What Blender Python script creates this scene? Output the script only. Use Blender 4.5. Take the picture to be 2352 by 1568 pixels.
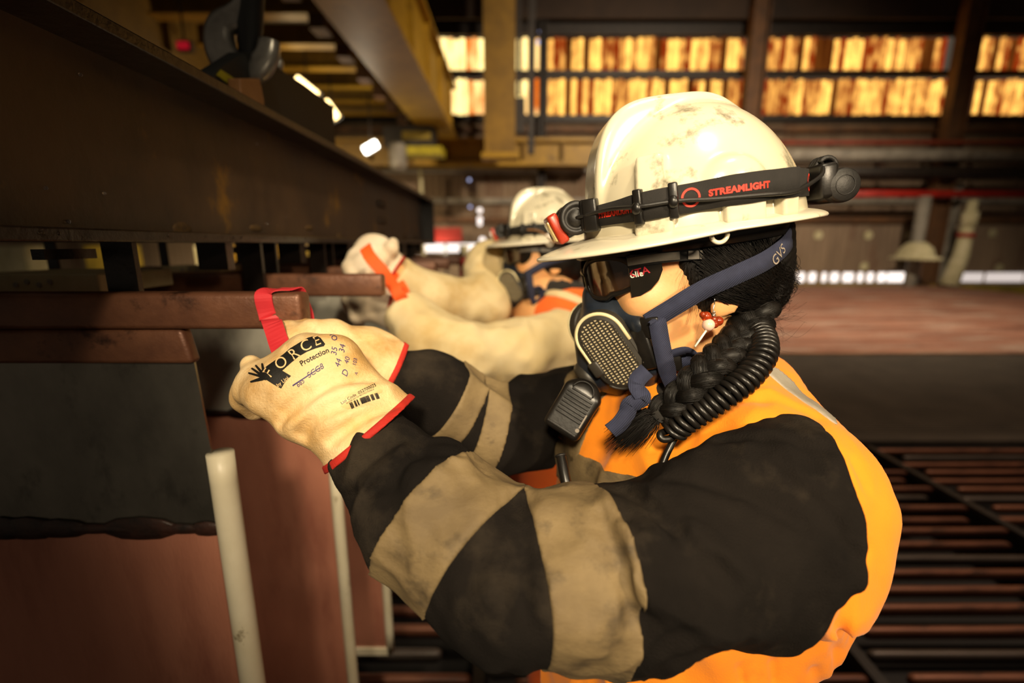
import bpy, bmesh, math, random
import numpy as np
from mathutils import Vector, Matrix
from mathutils.bvhtree import BVHTree

for o in list(bpy.data.objects): bpy.data.objects.remove(o)
SC = bpy.context.scene
COL = SC.collection
random.seed(7); RNG = np.random.default_rng(7)

# ------------------------------------------------------------------ camera
F = 1060.0; CX, CY = 1176.0, 784.0
PITCH = math.atan(224 / F)
CAM = Vector((0, 0, 1.55))
cam_d = bpy.data.cameras.new('camera'); cam = bpy.data.objects.new('camera', cam_d); COL.objects.link(cam)
cam.location = CAM; cam.rotation_euler = (math.pi / 2 - PITCH, 0, 0)
cam_d.sensor_width = 36.0; cam_d.lens = F / 2352 * 36.0
cam_d.clip_start = 0.01; cam_d.clip_end = 200
cam_d.dof.use_dof = True; cam_d.dof.focus_distance = 0.465; cam_d.dof.aperture_fstop = 2.2
SC.camera = cam

# ------------------------------------------------------------------ world, lights, exposure
wd = bpy.data.worlds.new('world'); SC.world = wd; wd.use_nodes = True
wd.node_tree.nodes['Background'].inputs[0].default_value = (1.0, 0.80, 0.58, 1)
wd.node_tree.nodes['Background'].inputs[1].default_value = 0.07
SC.view_settings.view_transform = 'Standard'; SC.view_settings.look = 'None'
SC.view_settings.exposure = 0.12; SC.view_settings.gamma = 1.0; SC.view_settings.use_curve_mapping = False

def spot(name, loc, target, energy, color, angle, blend, radius):
    l = bpy.data.lights.new(name, 'SPOT'); l.energy = energy; l.color = color
    l.spot_size = math.radians(angle); l.spot_blend = blend; l.shadow_soft_size = radius
    o = bpy.data.objects.new(name, l); COL.objects.link(o); o.location = loc
    o.rotation_euler = (Vector(target) - Vector(loc)).to_track_quat('-Z', 'Y').to_euler()
    return o
KEY = spot('key_work_light', (-0.06, -0.60, 2.05), (0.06, 0.74, 1.36), 88, (1.0, 0.82, 0.56), 54, 0.85, 0.07)
SIDE = spot('side_work_light', (0.80, -0.62, 1.98), (0.32, 0.70, 1.40), 68, (1.0, 0.80, 0.54), 58, 0.95, 0.08)
RIM = spot('second_worker_fill', (0.45, -0.15, 3.2), (-0.06, 1.22, 1.30), 150, (1.0, 0.84, 0.58), 38, 0.8, 0.10)  # added fill, not a lamp of the hall: brightens second worker and second plate
CELL = spot('cell_bars_fill', (4.2, 2.6, 7.5), (3.6, 2.6, 0.0), 1000, (1.0, 0.72, 0.50), 70, 0.9, 0.4)  # added unseen fill that lifts the bars in the foreground cells
HALL = spot('rear_wall_fill', (7.0, 5.0, 8.5), (5.0, 14.0, 1.5), 7200, (1.0, 0.78, 0.55), 115, 0.8, 0.4)  # added unseen fill to brighten the rear wall and far floor

# ------------------------------------------------------------------ pixel to place (reference frame 2352 x 1568)
RT = Vector((1, 0, 0)); UP = Vector((0, math.sin(PITCH), math.cos(PITCH))); FW = Vector((0, math.cos(PITCH), -math.sin(PITCH)))
def at(u, v, d): return CAM + RT * ((u - CX) / F * d) + UP * ((CY - v) / F * d) + FW * d
def atY(u, v, Y):
    r = RT * ((u - CX) / F) + UP * ((CY - v) / F) + FW
    return CAM + r * (Y / r.y)
def frame(o, yaw, pitch, roll=0):
    y = math.radians(yaw); p = math.radians(pitch); r = math.radians(roll)
    f = Vector((-math.cos(y), -math.sin(y), 0)); l = Vector((math.sin(y), -math.cos(y), 0)); z = Vector((0, 0, 1))
    f2 = f * math.cos(p) - z * math.sin(p); u2 = z * math.cos(p) + f * math.sin(p)
    l2 = l * math.cos(r) + u2 * math.sin(r); u3 = u2 * math.cos(r) - l * math.sin(r)
    M = Matrix.Identity(4)
    for i in range(3): M[i][0] = f2[i]; M[i][1] = l2[i]; M[i][2] = u3[i]; M[i][3] = o[i]
    return M

# ------------------------------------------------------------------ materials
def lin(h):
    h = h.lstrip('#'); c = [int(h[i:i + 2], 16) / 255 for i in (0, 2, 4)]
    return tuple((x / 12.92 if x <= 0.04045 else ((x + 0.055) / 1.055) ** 2.4) for x in c) + (1,)
MATS = {}
def pmat(name, c1, c2=None, scale=8.0, thr=(0.35, 0.65), rough=0.6, metal=0.0, bump=0.0, bscale=60.0, spec=0.5,
         stretch=(1, 1, 1), c3=None, s3=30.0, t3=(0.6, 0.7), sss=0.0, alpha=1.0, trans=0.0, coat=0.0, wave=None, sheen=0.0, rvar=0.0, detail=6.0):
    m = bpy.data.materials.new(name); m.use_nodes = True; MATS[name] = m
    nt = m.node_tree; N = nt.nodes; L = nt.links; b = N['Principled BSDF']
    b.inputs['Roughness'].default_value = rough; b.inputs['Metallic'].default_value = metal
    b.inputs['Specular IOR Level'].default_value = spec
    if sheen: b.inputs['Sheen Weight'].default_value = sheen
    if coat: b.inputs['Coat Weight'].default_value = coat; b.inputs['Coat Roughness'].default_value = 0.15
    if sss:
        b.inputs['Subsurface Weight'].default_value = sss; b.inputs['Subsurface Radius'].default_value = (0.012, 0.004, 0.002); b.inputs['Subsurface Scale'].default_value = 1.0
    if trans: b.inputs['Transmission Weight'].default_value = trans
    if alpha < 1: b.inputs['Alpha'].default_value = alpha
    tc = N.new('ShaderNodeTexCoord'); mp = N.new('ShaderNodeMapping'); mp.inputs['Scale'].default_value = stretch
    L.new(tc.outputs['Object'], mp.inputs['Vector'])
    def noise(s, det=detail):
        n = N.new('ShaderNodeTexNoise'); n.inputs['Scale'].default_value = s; n.inputs['Detail'].default_value = det; n.inputs['Roughness'].default_value = 0.62
        L.new(mp.outputs[0], n.inputs['Vector']); return n
    col = None
    if c2:
        n = noise(scale); r = N.new('ShaderNodeValToRGB'); L.new(n.outputs[0], r.inputs[0])
        r.color_ramp.elements[0].position = thr[0]; r.color_ramp.elements[1].position = thr[1]
        r.color_ramp.elements[0].color = lin(c1); r.color_ramp.elements[1].color = lin(c2); col = r.outputs[0]
        if rvar:
            mr = N.new('ShaderNodeMapRange'); mr.inputs[3].default_value = max(0.02, rough - rvar); mr.inputs[4].default_value = min(1, rough + rvar)
            L.new(n.outputs[0], mr.inputs[0]); L.new(mr.outputs[0], b.inputs['Roughness'])
    else:
        b.inputs['Base Color'].default_value = lin(c1)
    if c3:
        n3 = noise(s3, 8.0); r3 = N.new('ShaderNodeValToRGB'); L.new(n3.outputs[0], r3.inputs[0])
        r3.color_ramp.elements[0].position = t3[0]; r3.color_ramp.elements[1].position = t3[1]
        mx = N.new('ShaderNodeMix'); mx.data_type = 'RGBA'; L.new(r3.outputs[0], mx.inputs[0])
        if col: L.new(col, mx.inputs[6])
        else: mx.inputs[6].default_value = lin(c1)
        mx.inputs[7].default_value = lin(c3); col = mx.outputs[2]
    if col: L.new(col, b.inputs['Base Color'])
    if bump or wave:
        bp = N.new('ShaderNodeBump'); bp.inputs['Strength'].default_value = bump or wave[2]; bp.inputs['Distance'].default_value = 0.002 if not wave else wave[3]
        if wave:
            w = N.new('ShaderNodeTexWave'); w.bands_direction = wave[0]; w.inputs['Scale'].default_value = wave[1]
            L.new(tc.outputs['Object'], w.inputs['Vector']); L.new(w.outputs[1], bp.inputs['Height'])
        else:
            nb = noise(bscale, 4.0); L.new(nb.outputs[0], bp.inputs['Height'])
        L.new(bp.outputs[0], b.inputs['Normal'])
    return m
def emat(name, color, strength, c2=None, scale=4.0, stretch=(1, 1, 1), thr=(0.35, 0.65), rnd=False):
    m = bpy.data.materials.new(name); m.use_nodes = True; MATS[name] = m
    nt = m.node_tree; N = nt.nodes; L = nt.links
    N.remove(N['Principled BSDF']); e = N.new('ShaderNodeEmission'); L.new(e.outputs[0], N['Material Output'].inputs[0])
    e.inputs[0].default_value = lin(color); e.inputs[1].default_value = strength
    if c2:
        tc = N.new('ShaderNodeTexCoord'); mp = N.new('ShaderNodeMapping'); mp.inputs['Scale'].default_value = stretch
        L.new(tc.outputs['Object'], mp.inputs['Vector'])
        n = N.new('ShaderNodeTexNoise'); n.inputs['Scale'].default_value = scale; n.inputs['Detail'].default_value = 5; L.new(mp.outputs[0], n.inputs['Vector'])
        r = N.new('ShaderNodeValToRGB'); r.color_ramp.elements[0].position = thr[0]; r.color_ramp.elements[1].position = thr[1]
        r.color_ramp.elements[0].color = lin(color); r.color_ramp.elements[1].color = lin(c2)
        if rnd:
            oi = N.new('ShaderNodeObjectInfo'); ad = N.new('ShaderNodeMath'); ad.operation = 'MULTIPLY_ADD'
            ad.inputs[1].default_value = 0.5; L.new(oi.outputs['Random'], ad.inputs[0]); 
            sb = N.new('ShaderNodeMath'); sb.operation = 'SUBTRACT'; sb.inputs[1].default_value = 0.25
            L.new(n.outputs[0], ad.inputs[2]); L.new(ad.outputs[0], sb.inputs[0]); L.new(sb.outputs[0], r.inputs[0])
        else: L.new(n.outputs[0], r.inputs[0])
        L.new(r.outputs[0], e.inputs[0])
    return m

# ------------------------------------------------------------------ objects
def obj(name, verts, faces, m, parent=None, smooth=True, M=None):
    me = bpy.data.meshes.new(name); me.from_pydata([tuple(v) for v in verts], [], [tuple(f) for f in faces]); me.update()
    return link(name, me, m, parent, smooth, M)
def link(name, me, m, parent=None, smooth=True, M=None):
    o = bpy.data.objects.new(name, me); COL.objects.link(o)
    if m is not None: me.materials.clear(); me.materials.append(MATS[m] if isinstance(m, str) else m)
    if smooth: me.shade_smooth()
    if parent is not None: o.parent = parent
    if M is not None: o.matrix_basis = M
    return o
def tag(o, label, cat, group=None, kind=None):
    if label: o['label'] = label
    if cat: o['category'] = cat
    if group: o['group'] = group
    if kind: o['kind'] = kind
    return o
def thing(name, label, cat, M=None, loc=None, group=None, kind=None):
    o = bpy.data.objects.new(name, None); COL.objects.link(o); o.empty_display_size = 0.05
    if M is not None: o.matrix_basis = M
    if loc is not None: o.location = loc
    return tag(o, label, cat, group, kind)
def dup(root, M, label, group=None, skip=()):
    r = root.copy(); COL.objects.link(r); r.matrix_basis = M; r['label'] = label
    if group: r['group'] = group
    for ch in list(root.children):
        if ch.name.split('.')[0] in skip: continue
        c = ch.copy(); COL.objects.link(c); c.parent = r
        for g in list(ch.children):
            d = g.copy(); COL.objects.link(d); d.parent = c
    return r

class MB:
    """collects simple shapes into one mesh"""
    def __init__(s): s.v = []; s.f = []
    def add(s, vs, fs):
        k = len(s.v); s.v += [tuple(v) for v in vs]; s.f += [tuple(i + k for i in f) for f in fs]; return s
    def box(s, c, h, R=None, bev=0.0):
        c = Vector(c); vs = []
        if bev <= 0:
            for x in (-1, 1):
                for y in (-1, 1):
                    for z in (-1, 1):
                        p = Vector((x * h[0], y * h[1], z * h[2])); vs.append(c + (R @ p if R else p))
            return s.add(vs, [(0, 1, 3, 2), (4, 6, 7, 5), (0, 4, 5, 1), (2, 3, 7, 6), (0, 2, 6, 4), (1, 5, 7, 3)])
        bm = bmesh.new(); bmesh.ops.create_cube(bm, size=2)
        for v in bm.verts: v.co = Vector((v.co.x * h[0], v.co.y * h[1], v.co.z * h[2]))
        bmesh.ops.bevel(bm, geom=list(bm.edges), offset=bev, segments=2, affect='EDGES', profile=0.5)
        bm.verts.index_update()
        vs = [c + (R @ v.co if R else v.co) for v in bm.verts]; fs = [[v.index for v in f.verts] for f in bm.faces]; bm.free()
        return s.add(vs, fs)
    def tube(s, pts, r, n=8, cap=True, flat=1.0, side=None):
        pts = [Vector(p) for p in pts]; m = len(pts); rs = r if hasattr(r, '__len__') else [r] * m
        vs = []; prev = None
        for i, p in enumerate(pts):
            t = (pts[min(i + 1, m - 1)] - pts[max(i - 1, 0)]).normalized()
            if prev is None:
                a = Vector(side) if side is not None else (Vector((0, 0, 1)) if abs(t.z) < 0.9 else Vector((1, 0, 0)))
            else: a = prev
            a = (a - t * a.dot(t)).normalized(); b = t.cross(a); prev = a
            for k in range(n):
                w = 2 * math.pi * k / n; vs.append(p + a * (math.cos(w) * rs[i]) + b * (math.sin(w) * rs[i] * flat))
        fs = [(i * n + k, i * n + (k + 1) % n, (i + 1) * n + (k + 1) % n, (i + 1) * n + k) for i in range(m - 1) for k in range(n)]
        if cap: fs += [tuple(range(n - 1, -1, -1)), tuple((m - 1) * n + k for k in range(n))]
        return s.add(vs, fs)
    def ribbon(s, pts, widths_dir, w, t=0.0012, normals=None):
        """flat strap: pts centre line, widths_dir per-point unit across vectors, w width, t thickness"""
        pts = [Vector(p) for p in pts]; m = len(pts); vs = []
        ws = w if hasattr(w, '__len__') else [w] * m
        for i, p in enumerate(pts):
            tg = (pts[min(i + 1, m - 1)] - pts[max(i - 1, 0)]).normalized()
            a = Vector(widths_dir[i] if not isinstance(widths_dir, Vector) else widths_dir); a = (a - tg * a.dot(tg)).normalized()
            nn = tg.cross(a)
            for sa, sn in ((-1, -1), (1, -1), (1, 1), (-1, 1)): vs.append(p + a * (sa * ws[i] / 2) + nn * (sn * t / 2))
        fs = [(i * 4 + k, i * 4 + (k + 1) % 4, (i + 1) * 4 + (k + 1) % 4, (i + 1) * 4 + k) for i in range(m - 1) for k in range(4)]
        fs += [(3, 2, 1, 0), tuple((m - 1) * 4 + k for k in range(4))]
        return s.add(vs, fs)
    def lathe(s, prof, o=(0, 0, 0), ax=(0, 0, 1), n=24, sx=1.0, sy=1.0):
        """prof: list of (radius, height)"""
        ax = Vector(ax).normalized(); a = (Vector((0, 0, 1)) if abs(ax.z) < 0.9 else Vector((1, 0, 0))); a = (a - ax * a.dot(ax)).normalized(); b = ax.cross(a); o = Vector(o)
        vs = [o + ax * h + a * (r * math.cos(2 * math.pi * k / n) * sx) + b * (r * math.sin(2 * math.pi * k / n) * sy) for r, h in prof for k in range(n)]
        m = len(prof)
        fs = [(i * n + k, i * n + (k + 1) % n, (i + 1) * n + (k + 1) % n, (i + 1) * n + k) for i in range(m - 1) for k in range(n)]
        fs += [tuple(range(n - 1, -1, -1)), tuple((m - 1) * n + k for k in range(n))]
        return s.add(vs, fs)
    def sphere(s, c, r, n=12, R=None):
        r = r if hasattr(r, '__len__') else (r, r, r); c = Vector(c); vs = []; fs = []
        for i in range(n + 1):
            th = math.pi * i / n
            for k in range(2 * n):
                ph = math.pi * k / n; p = Vector((r[0] * math.sin(th) * math.cos(ph), r[1] * math.sin(th) * math.sin(ph), r[2] * math.cos(th)))
                vs.append(c + (R @ p if R else p))
        for i in range(n):
            for k in range(2 * n): fs.append((i * 2 * n + k, (i + 1) * 2 * n + k, (i + 1) * 2 * n + (k + 1) % (2 * n), i * 2 * n + (k + 1) % (2 * n)))
        return s.add(vs, fs)
    def build(s, name, m, parent=None, smooth=False, M=None): return obj(name, s.v, s.f, m, parent, smooth, M)
def wbox(name, lo, hi, m, parent=None, bev=0.0):
    lo, hi = Vector(lo), Vector(hi); return MB().box((lo + hi) / 2, (hi - lo) / 2, None, bev).build(name, m, parent)
def prism(outline, nrm, t):
    """outline: 3-D polygon; extruded by t along nrm"""
    n = len(outline); nrm = Vector(nrm).normalized(); o = [Vector(p) for p in outline]
    vs = o + [p + nrm * t for p in o]
    return vs, [tuple(range(n - 1, -1, -1)), tuple(range(n, 2 * n))] + [(i, (i + 1) % n, n + (i + 1) % n, n + i) for i in range(n)]
def cr(pts, n=8, closed=False):
    """Catmull-Rom resample of a list of vectors (any dimension)"""
    P = np.array([tuple(p) for p in pts], float); m = len(P); out = []
    rng = range(m) if closed else range(m - 1)
    for i in rng:
        if closed: a, b, c, d = P[(i - 1) % m], P[i], P[(i + 1) % m], P[(i + 2) % m]
        else: a, b, c, d = P[max(i - 1, 0)], P[i], P[i + 1], P[min(i + 2, m - 1)]
        for k in range(n):
            t = k / n
            out.append(0.5 * ((2 * b) + (-a + c) * t + (2 * a - 5 * b + 4 * c - d) * t * t + (-a + 3 * b - 3 * c + d) * t ** 3))
    if not closed: out.append(P[-1])
    return [tuple(x) for x in out]
def cr3(pts, n=8, closed=False): return [Vector(p) for p in cr(pts, n, closed)]

# ------------------------------------------------------------------ signed distance modelling (numpy) + surface nets
def V3(p): return np.array(tuple(p), np.float32)
def ln(x, y, z): return np.sqrt(x * x + y * y + z * z)
def smin(a, b, k):
    h = np.clip(0.5 + 0.5 * (b - a) / k, 0, 1); return b * (1 - h) + a * h - k * h * (1 - h)
def smax(a, b, k): return -smin(-a, -b, k)
def ell(p, c, r, R=None):
    c = V3(c); x, y, z = p[0] - c[0], p[1] - c[1], p[2] - c[2]
    if R is not None:
        R = np.array(R, np.float32); x, y, z = (R[0][0] * x + R[1][0] * y + R[2][0] * z, R[0][1] * x + R[1][1] * y + R[2][1] * z, R[0][2] * x + R[1][2] * y + R[2][2] * z)
    k0 = ln(x / r[0], y / r[1], z / r[2]); k1 = ln(x / r[0] ** 2, y / r[1] ** 2, z / r[2] ** 2) + 1e-9
    return k0 * (k0 - 1) / k1
def cone(p, a, b, ra, rb, side=None, flat=1.0):
    """tapered capsule; cross-section squeezed by 'flat' along 'side'"""
    a, b = V3(a), V3(b); d = b - a; L2 = float(d @ d) + 1e-12
    x, y, z = p[0] - a[0], p[1] - a[1], p[2] - a[2]
    h = np.clip((x * d[0] + y * d[1] + z * d[2]) / L2, 0, 1)
    x, y, z = x - h * d[0], y - h * d[1], z - h * d[2]
    if side is not None:
        s = V3(side); s = s - d * float(s @ d) / L2; s /= np.linalg.norm(s)
        q = (x * s[0] + y * s[1] + z * s[2]); q2 = q * (1 / flat - 1); x, y, z = x + q2 * s[0], y + q2 * s[1], z + q2 * s[2]
    return ln(x, y, z) - (ra + (rb - ra) * h)
def chain(p, pts, rs, k=0.01, side=None, flat=1.0):
    v = None
    for i in range(len(pts) - 1):
        w = cone(p, pts[i], pts[i + 1], rs[i], rs[i + 1], side, flat); v = w if v is None else smin(v, w, k)
    return v
def rbox(p, c, h, R=None, r=0.003):
    c = V3(c); x, y, z = p[0] - c[0], p[1] - c[1], p[2] - c[2]
    if R is not None:
        R = np.array(R, np.float32); x, y, z = (R[0][0] * x + R[1][0] * y + R[2][0] * z, R[0][1] * x + R[1][1] * y + R[2][1] * z, R[0][2] * x + R[1][2] * y + R[2][2] * z)
    x, y, z = np.abs(x) - h[0] + r, np.abs(y) - h[1] + r, np.abs(z) - h[2] + r
    return ln(np.maximum(x, 0), np.maximum(y, 0), np.maximum(z, 0)) + np.minimum(np.maximum(x, np.maximum(y, z)), 0) - r
def plane(p, c, n):
    n = V3(n); n = n / np.linalg.norm(n); c = V3(c); return (p[0] - c[0]) * n[0] + (p[1] - c[1]) * n[1] + (p[2] - c[2]) * n[2]
_T = np.random.default_rng(3).random((32, 32, 32)).astype(np.float32)
def vnoise(p, s, o=0.0):
    x, y, z = p[0] * s + o + 100, p[1] * s + o * 1.7 + 100, p[2] * s + o * 2.3 + 100
    xi, yi, zi = np.floor(x).astype(np.int32), np.floor(y).astype(np.int32), np.floor(z).astype(np.int32)
    fx, fy, fz = x - xi, y - yi, z - zi; fx, fy, fz = [f * f * (3 - 2 * f) for f in (fx, fy, fz)]
    g = lambda a, b, c: _T[(xi + a) & 31, (yi + b) & 31, (zi + c) & 31]
    return ((g(0, 0, 0) * (1 - fx) + g(1, 0, 0) * fx) * (1 - fy) + (g(0, 1, 0) * (1 - fx) + g(1, 1, 0) * fx) * fy) * (1 - fz) + \
           ((g(0, 0, 1) * (1 - fx) + g(1, 0, 1) * fx) * (1 - fy) + (g(0, 1, 1) * (1 - fx) + g(1, 1, 1) * fx) * fy) * fz - 0.5
def nets(f, lo, hi, res):
    lo = np.array(lo, np.float32); hi = np.array(hi, np.float32); n = np.ceil((hi - lo) / res).astype(int) + 1
    ax = [lo[i] + res * np.arange(n[i], dtype=np.float32) for i in range(3)]
    B = 20                                             # only blocks near the surface are sampled finely
    nb = [max(1, -(-int(k) // B)) for k in n]; cs = [np.array([lo[i] + res * min(B * (q + 0.5), n[i] - 1) for q in range(nb[i])], np.float32) for i in range(3)]
    cv = f(np.meshgrid(*cs, indexing='ij')); v = np.empty(tuple(n), np.float32); lim = res * B * 0.5 * 1.74 * 1.5 + 0.006
    for a in range(nb[0]):
        for b in range(nb[1]):
            for c_ in range(nb[2]):
                sl = tuple(slice(q * B, min((q + 1) * B, n[i])) for i, q in enumerate((a, b, c_)))
                if abs(cv[a, b, c_]) > lim: v[sl] = cv[a, b, c_]
                else: v[sl] = f(np.meshgrid(*[ax[i][sl[i]] for i in range(3)], indexing='ij'))
    s = v < 0
    cnt = np.zeros(n - 1, np.int8)
    offs = [(i, j, k) for i in (0, 1) for j in (0, 1) for k in (0, 1)]
    for i, j, k in offs: cnt += s[i:n[0] - 1 + i, j:n[1] - 1 + j, k:n[2] - 1 + k]
    act = (cnt > 0) & (cnt < 8); I = np.argwhere(act)
    if len(I) == 0: return [], []
    c = {o: v[I[:, 0] + o[0], I[:, 1] + o[1], I[:, 2] + o[2]] for o in offs}
    acc = np.zeros((len(I), 3), np.float32); num = np.zeros(len(I), np.float32)
    for a in offs:
        for d in range(3):
            if a[d] == 0:
                b = list(a); b[d] = 1; b = tuple(b); va, vb = c[a], c[b]; m = (va < 0) != (vb < 0)
                t = np.where(m, va / np.where(m, va - vb, 1), 0)
                for q in range(3): acc[:, q] += np.where(m, a[q] + (t if q == d else 0), 0)
                num += m
    vs = lo + (I + acc / num[:, None]) * res
    idx = -np.ones(n - 1, np.int32); idx[act] = np.arange(len(I))
    fs = []
    for d in range(3):
        e1, e2 = (d + 1) % 3, (d + 2) % 3
        sl0 = [slice(None)] * 3; sl1 = [slice(None)] * 3
        sl0[d] = slice(0, n[d] - 1); sl1[d] = slice(1, n[d])
        for e in (e1, e2): sl0[e] = slice(1, n[e] - 1); sl1[e] = slice(1, n[e] - 1)
        A, B = s[tuple(sl0)], s[tuple(sl1)]
        for flip, mask in ((False, A & ~B), (True, ~A & B)):
            J = np.argwhere(mask); 
            if len(J) == 0: continue
            J[:, e1] += 1; J[:, e2] += 1
            def gi(o1, o2):
                K = J.copy(); K[:, e1] -= o1; K[:, e2] -= o2; return idx[K[:, 0], K[:, 1], K[:, 2]]
            q = np.stack([gi(0, 0), gi(1, 0), gi(1, 1), gi(0, 1)], 1)
            if flip: q = q[:, ::-1]
            fs.append(q)
    return vs, np.concatenate(fs)
def sdf(name, f, lo, hi, res, m, parent=None, smooth_it=1):
    vs, fs = nets(f, lo, hi, res)
    me = bpy.data.meshes.new(name); nv, nf = len(vs), len(fs)
    for _ in range(smooth_it):                      # light Laplacian pass takes the voxel steps out
        a = np.zeros((nv, 3)); k = np.zeros(nv)
        for e0, e1 in ((0, 1), (1, 2), (2, 3), (3, 0)):
            np.add.at(a, fs[:, e0], vs[fs[:, e1]]); np.add.at(k, fs[:, e0], 1); np.add.at(a, fs[:, e1], vs[fs[:, e0]]); np.add.at(k, fs[:, e1], 1)
        vs = vs * 0.5 + 0.5 * a / np.maximum(k, 1)[:, None]
    me.vertices.add(nv); me.vertices.foreach_set('co', np.asarray(vs, np.float32).ravel())
    me.loops.add(nf * 4); me.loops.foreach_set('vertex_index', fs.ravel().astype(np.int32))
    me.polygons.add(nf); me.polygons.foreach_set('loop_start', np.arange(0, nf * 4, 4, dtype=np.int32)); me.polygons.foreach_set('loop_total', np.full(nf, 4, np.int32))
    me.update(calc_edges=True); me.validate()
    o = link(name, me, m, parent, True); return o
def bvh(*objs):
    vs, fs = [], []
    for o in objs:
        k = len(vs); vs += [v.co.copy() for v in o.data.vertices]; fs += [tuple(i + k for i in p.vertices) for p in o.data.polygons]
    return BVHTree.FromPolygons(vs, fs)

# flat print: text or polygons laid onto a surface by casting along a direction
def text_polys(body, size=1.0, shear=0.0, bold=0.0, space=1.0):
    cu = bpy.data.curves.new('t', 'FONT'); cu.body = body; cu.size = size; cu.shear = shear; cu.offset = bold; cu.space_character = space; cu.resolution_u = 4
    cu.align_x = 'CENTER'; cu.align_y = 'CENTER'
    o = bpy.data.objects.new('t', cu); COL.objects.link(o); dg = bpy.context.evaluated_depsgraph_get(); me = bpy.data.meshes.new_from_object(o.evaluated_get(dg))
    vs = [(v.co.x, v.co.y) for v in me.vertices]; fs = [tuple(p.vertices) for p in me.polygons]
    bpy.data.objects.remove(o); bpy.data.curves.remove(cu); bpy.data.meshes.remove(me)
    return vs, fs
def lay(name, vs2, fs, place, tree, m, parent, off=0.0005, sub=0):
    """place(x, y) -> (origin, direction) for the cast; vertices land on the tree's surface, lifted by off"""
    bm = bmesh.new(); bv = [bm.verts.new((x, y, 0)) for x, y in vs2]
    for f in fs:
        try: bm.faces.new([bv[i] for i in f])
        except ValueError: pass
    if sub:
        bmesh.ops.triangulate(bm, faces=bm.faces[:])
        for _ in range(6):
            ed = [e for e in bm.edges if e.calc_length() > sub]
            if not ed: break
            bmesh.ops.subdivide_edges(bm, edges=ed, cuts=1); bmesh.ops.triangulate(bm, faces=bm.faces[:])
    bad = []
    for v in bm.verts:
        o, d = place(v.co.x, v.co.y); h = tree.ray_cast(o, d)
        if h[0] is None: bad.append(v); continue
        n = h[1] if h[1].dot(d) < 0 else -h[1]
        v.co = h[0] + n * off
    bmesh.ops.delete(bm, geom=bad, context='VERTS')
    me = bpy.data.meshes.new(name); bm.to_mesh(me); bm.free()
    return link(name, me, m, parent, False)
def add_bevel(o, w, seg=2):
    md = o.modifiers.new('bevel', 'BEVEL'); md.width = w; md.segments = seg; md.limit_method = 'ANGLE'; md.angle_limit = math.radians(40); return o
# ================================================================== materials
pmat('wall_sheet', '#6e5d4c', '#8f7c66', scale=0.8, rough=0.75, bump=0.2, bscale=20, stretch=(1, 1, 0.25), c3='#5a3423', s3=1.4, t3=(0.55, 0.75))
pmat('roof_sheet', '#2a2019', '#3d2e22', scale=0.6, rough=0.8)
pmat('steel_brown', '#4a3524', '#6b4a2c', scale=1.5, rough=0.7, bump=0.2)
pmat('steel_grey', '#77736a', '#9a968a', scale=2.0, rough=0.6, c3='#4e3a2a', s3=3.0)
pmat('steel_dark', '#1b1714', '#2b241e', scale=5.0, rough=0.55, bump=0.2)
pmat('crane_yellow', '#8c6c16', '#aa861c', scale=1.2, rough=0.5, c3='#5c4416', s3=2.5, t3=(0.55, 0.75))
pmat('crane_dull', '#8a6a1e', '#6e5318', scale=1.5, rough=0.6)
pmat('pipe_red', '#b8281c', '#8e1a14', scale=2.0, rough=0.45)
pmat('rail_red', '#8c3a26', '#6a2a1e', scale=2.0, rough=0.6)
pmat('pale_paint', '#b9b48a', '#d2ccaa', scale=4.0, rough=0.6)
pmat('sign_red', '#a52a22', '#8c2019', scale=3.0, rough=0.5)
pmat('curb_yellow', '#a08a2c', '#7a6a22', scale=2.0, rough=0.7)
pmat('cell_black', '#0c0a09', '#15110e', scale=6.0, rough=0.7)
pmat('cell_cover', '#2c2823', '#3b352e', scale=3.0, rough=0.6, bump=0.3, c3='#221d18', s3=8.0)
pmat('bar_copper', '#8a5a42', '#6a4030', scale=9.0, rough=0.48, metal=0.35, bump=0.25, bscale=90, stretch=(0.3, 1, 1), c3='#3a2a22', s3=20, t3=(0.55, 0.7))
pmat('bar_lead', '#5f5650', '#453c36', scale=9.0, rough=0.45, metal=0.35, stretch=(0.3, 1, 1))
pmat('bar_far', '#a87a66', '#6e4a3e', scale=1.3, rough=0.6, metal=0.15, stretch=(0.35, 2.5, 1), c3='#b3a698', s3=1.6, t3=(0.52, 0.70))
pmat('beam_rust', '#241913', '#4e3a27', scale=7.0, rough=0.42, bump=0.5, bscale=45, c3='#7a5618', s3=13.0, t3=(0.60, 0.70), stretch=(1, 0.7, 0.5), rvar=0.2)
pmat('beam_black', '#15100d', '#241c17', scale=7.0, rough=0.35, bump=0.5, bscale=60, rvar=0.15)
pmat('header_copper', '#5e3c2c', '#7a5038', scale=14.0, rough=0.42, metal=0.30, bump=0.35, bscale=120, c3='#2e1a12', s3=22, t3=(0.56, 0.68), stretch=(0.8, 1, 1), rvar=0.12)
pmat('plate_steel', '#6a665e', '#8a857a', scale=7.0, rough=0.30, metal=0.9, bump=0.15, bscale=40, c3='#4a4742', s3=18, t3=(0.55, 0.75), stretch=(1, 1, 0.6), rvar=0.12)
pmat('deposit_copper', '#a86c56', '#b87a62', scale=6.0, rough=0.68, metal=0.10, bump=0.35, bscale=160, c3='#854c3c', s3=7.0, t3=(0.5, 0.75), stretch=(1.4, 1, 0.35))
pmat('tide_line', '#1c1411', '#3a221a', scale=30.0, rough=0.45, bump=0.6, bscale=80)
pmat('edge_strip', '#cfc4a6', '#e2d9c0', scale=6.0, rough=0.4, c3='#5f4a1c', s3=22, t3=(0.62, 0.70), stretch=(1, 1, 0.8))
pmat('cream_block', '#a89a74', '#bfb28c', scale=14.0, rough=0.6, bump=0.2)
pmat('hook_steel', '#a8a49c', '#6a665f', scale=9.0, rough=0.28, metal=0.6)
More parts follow.
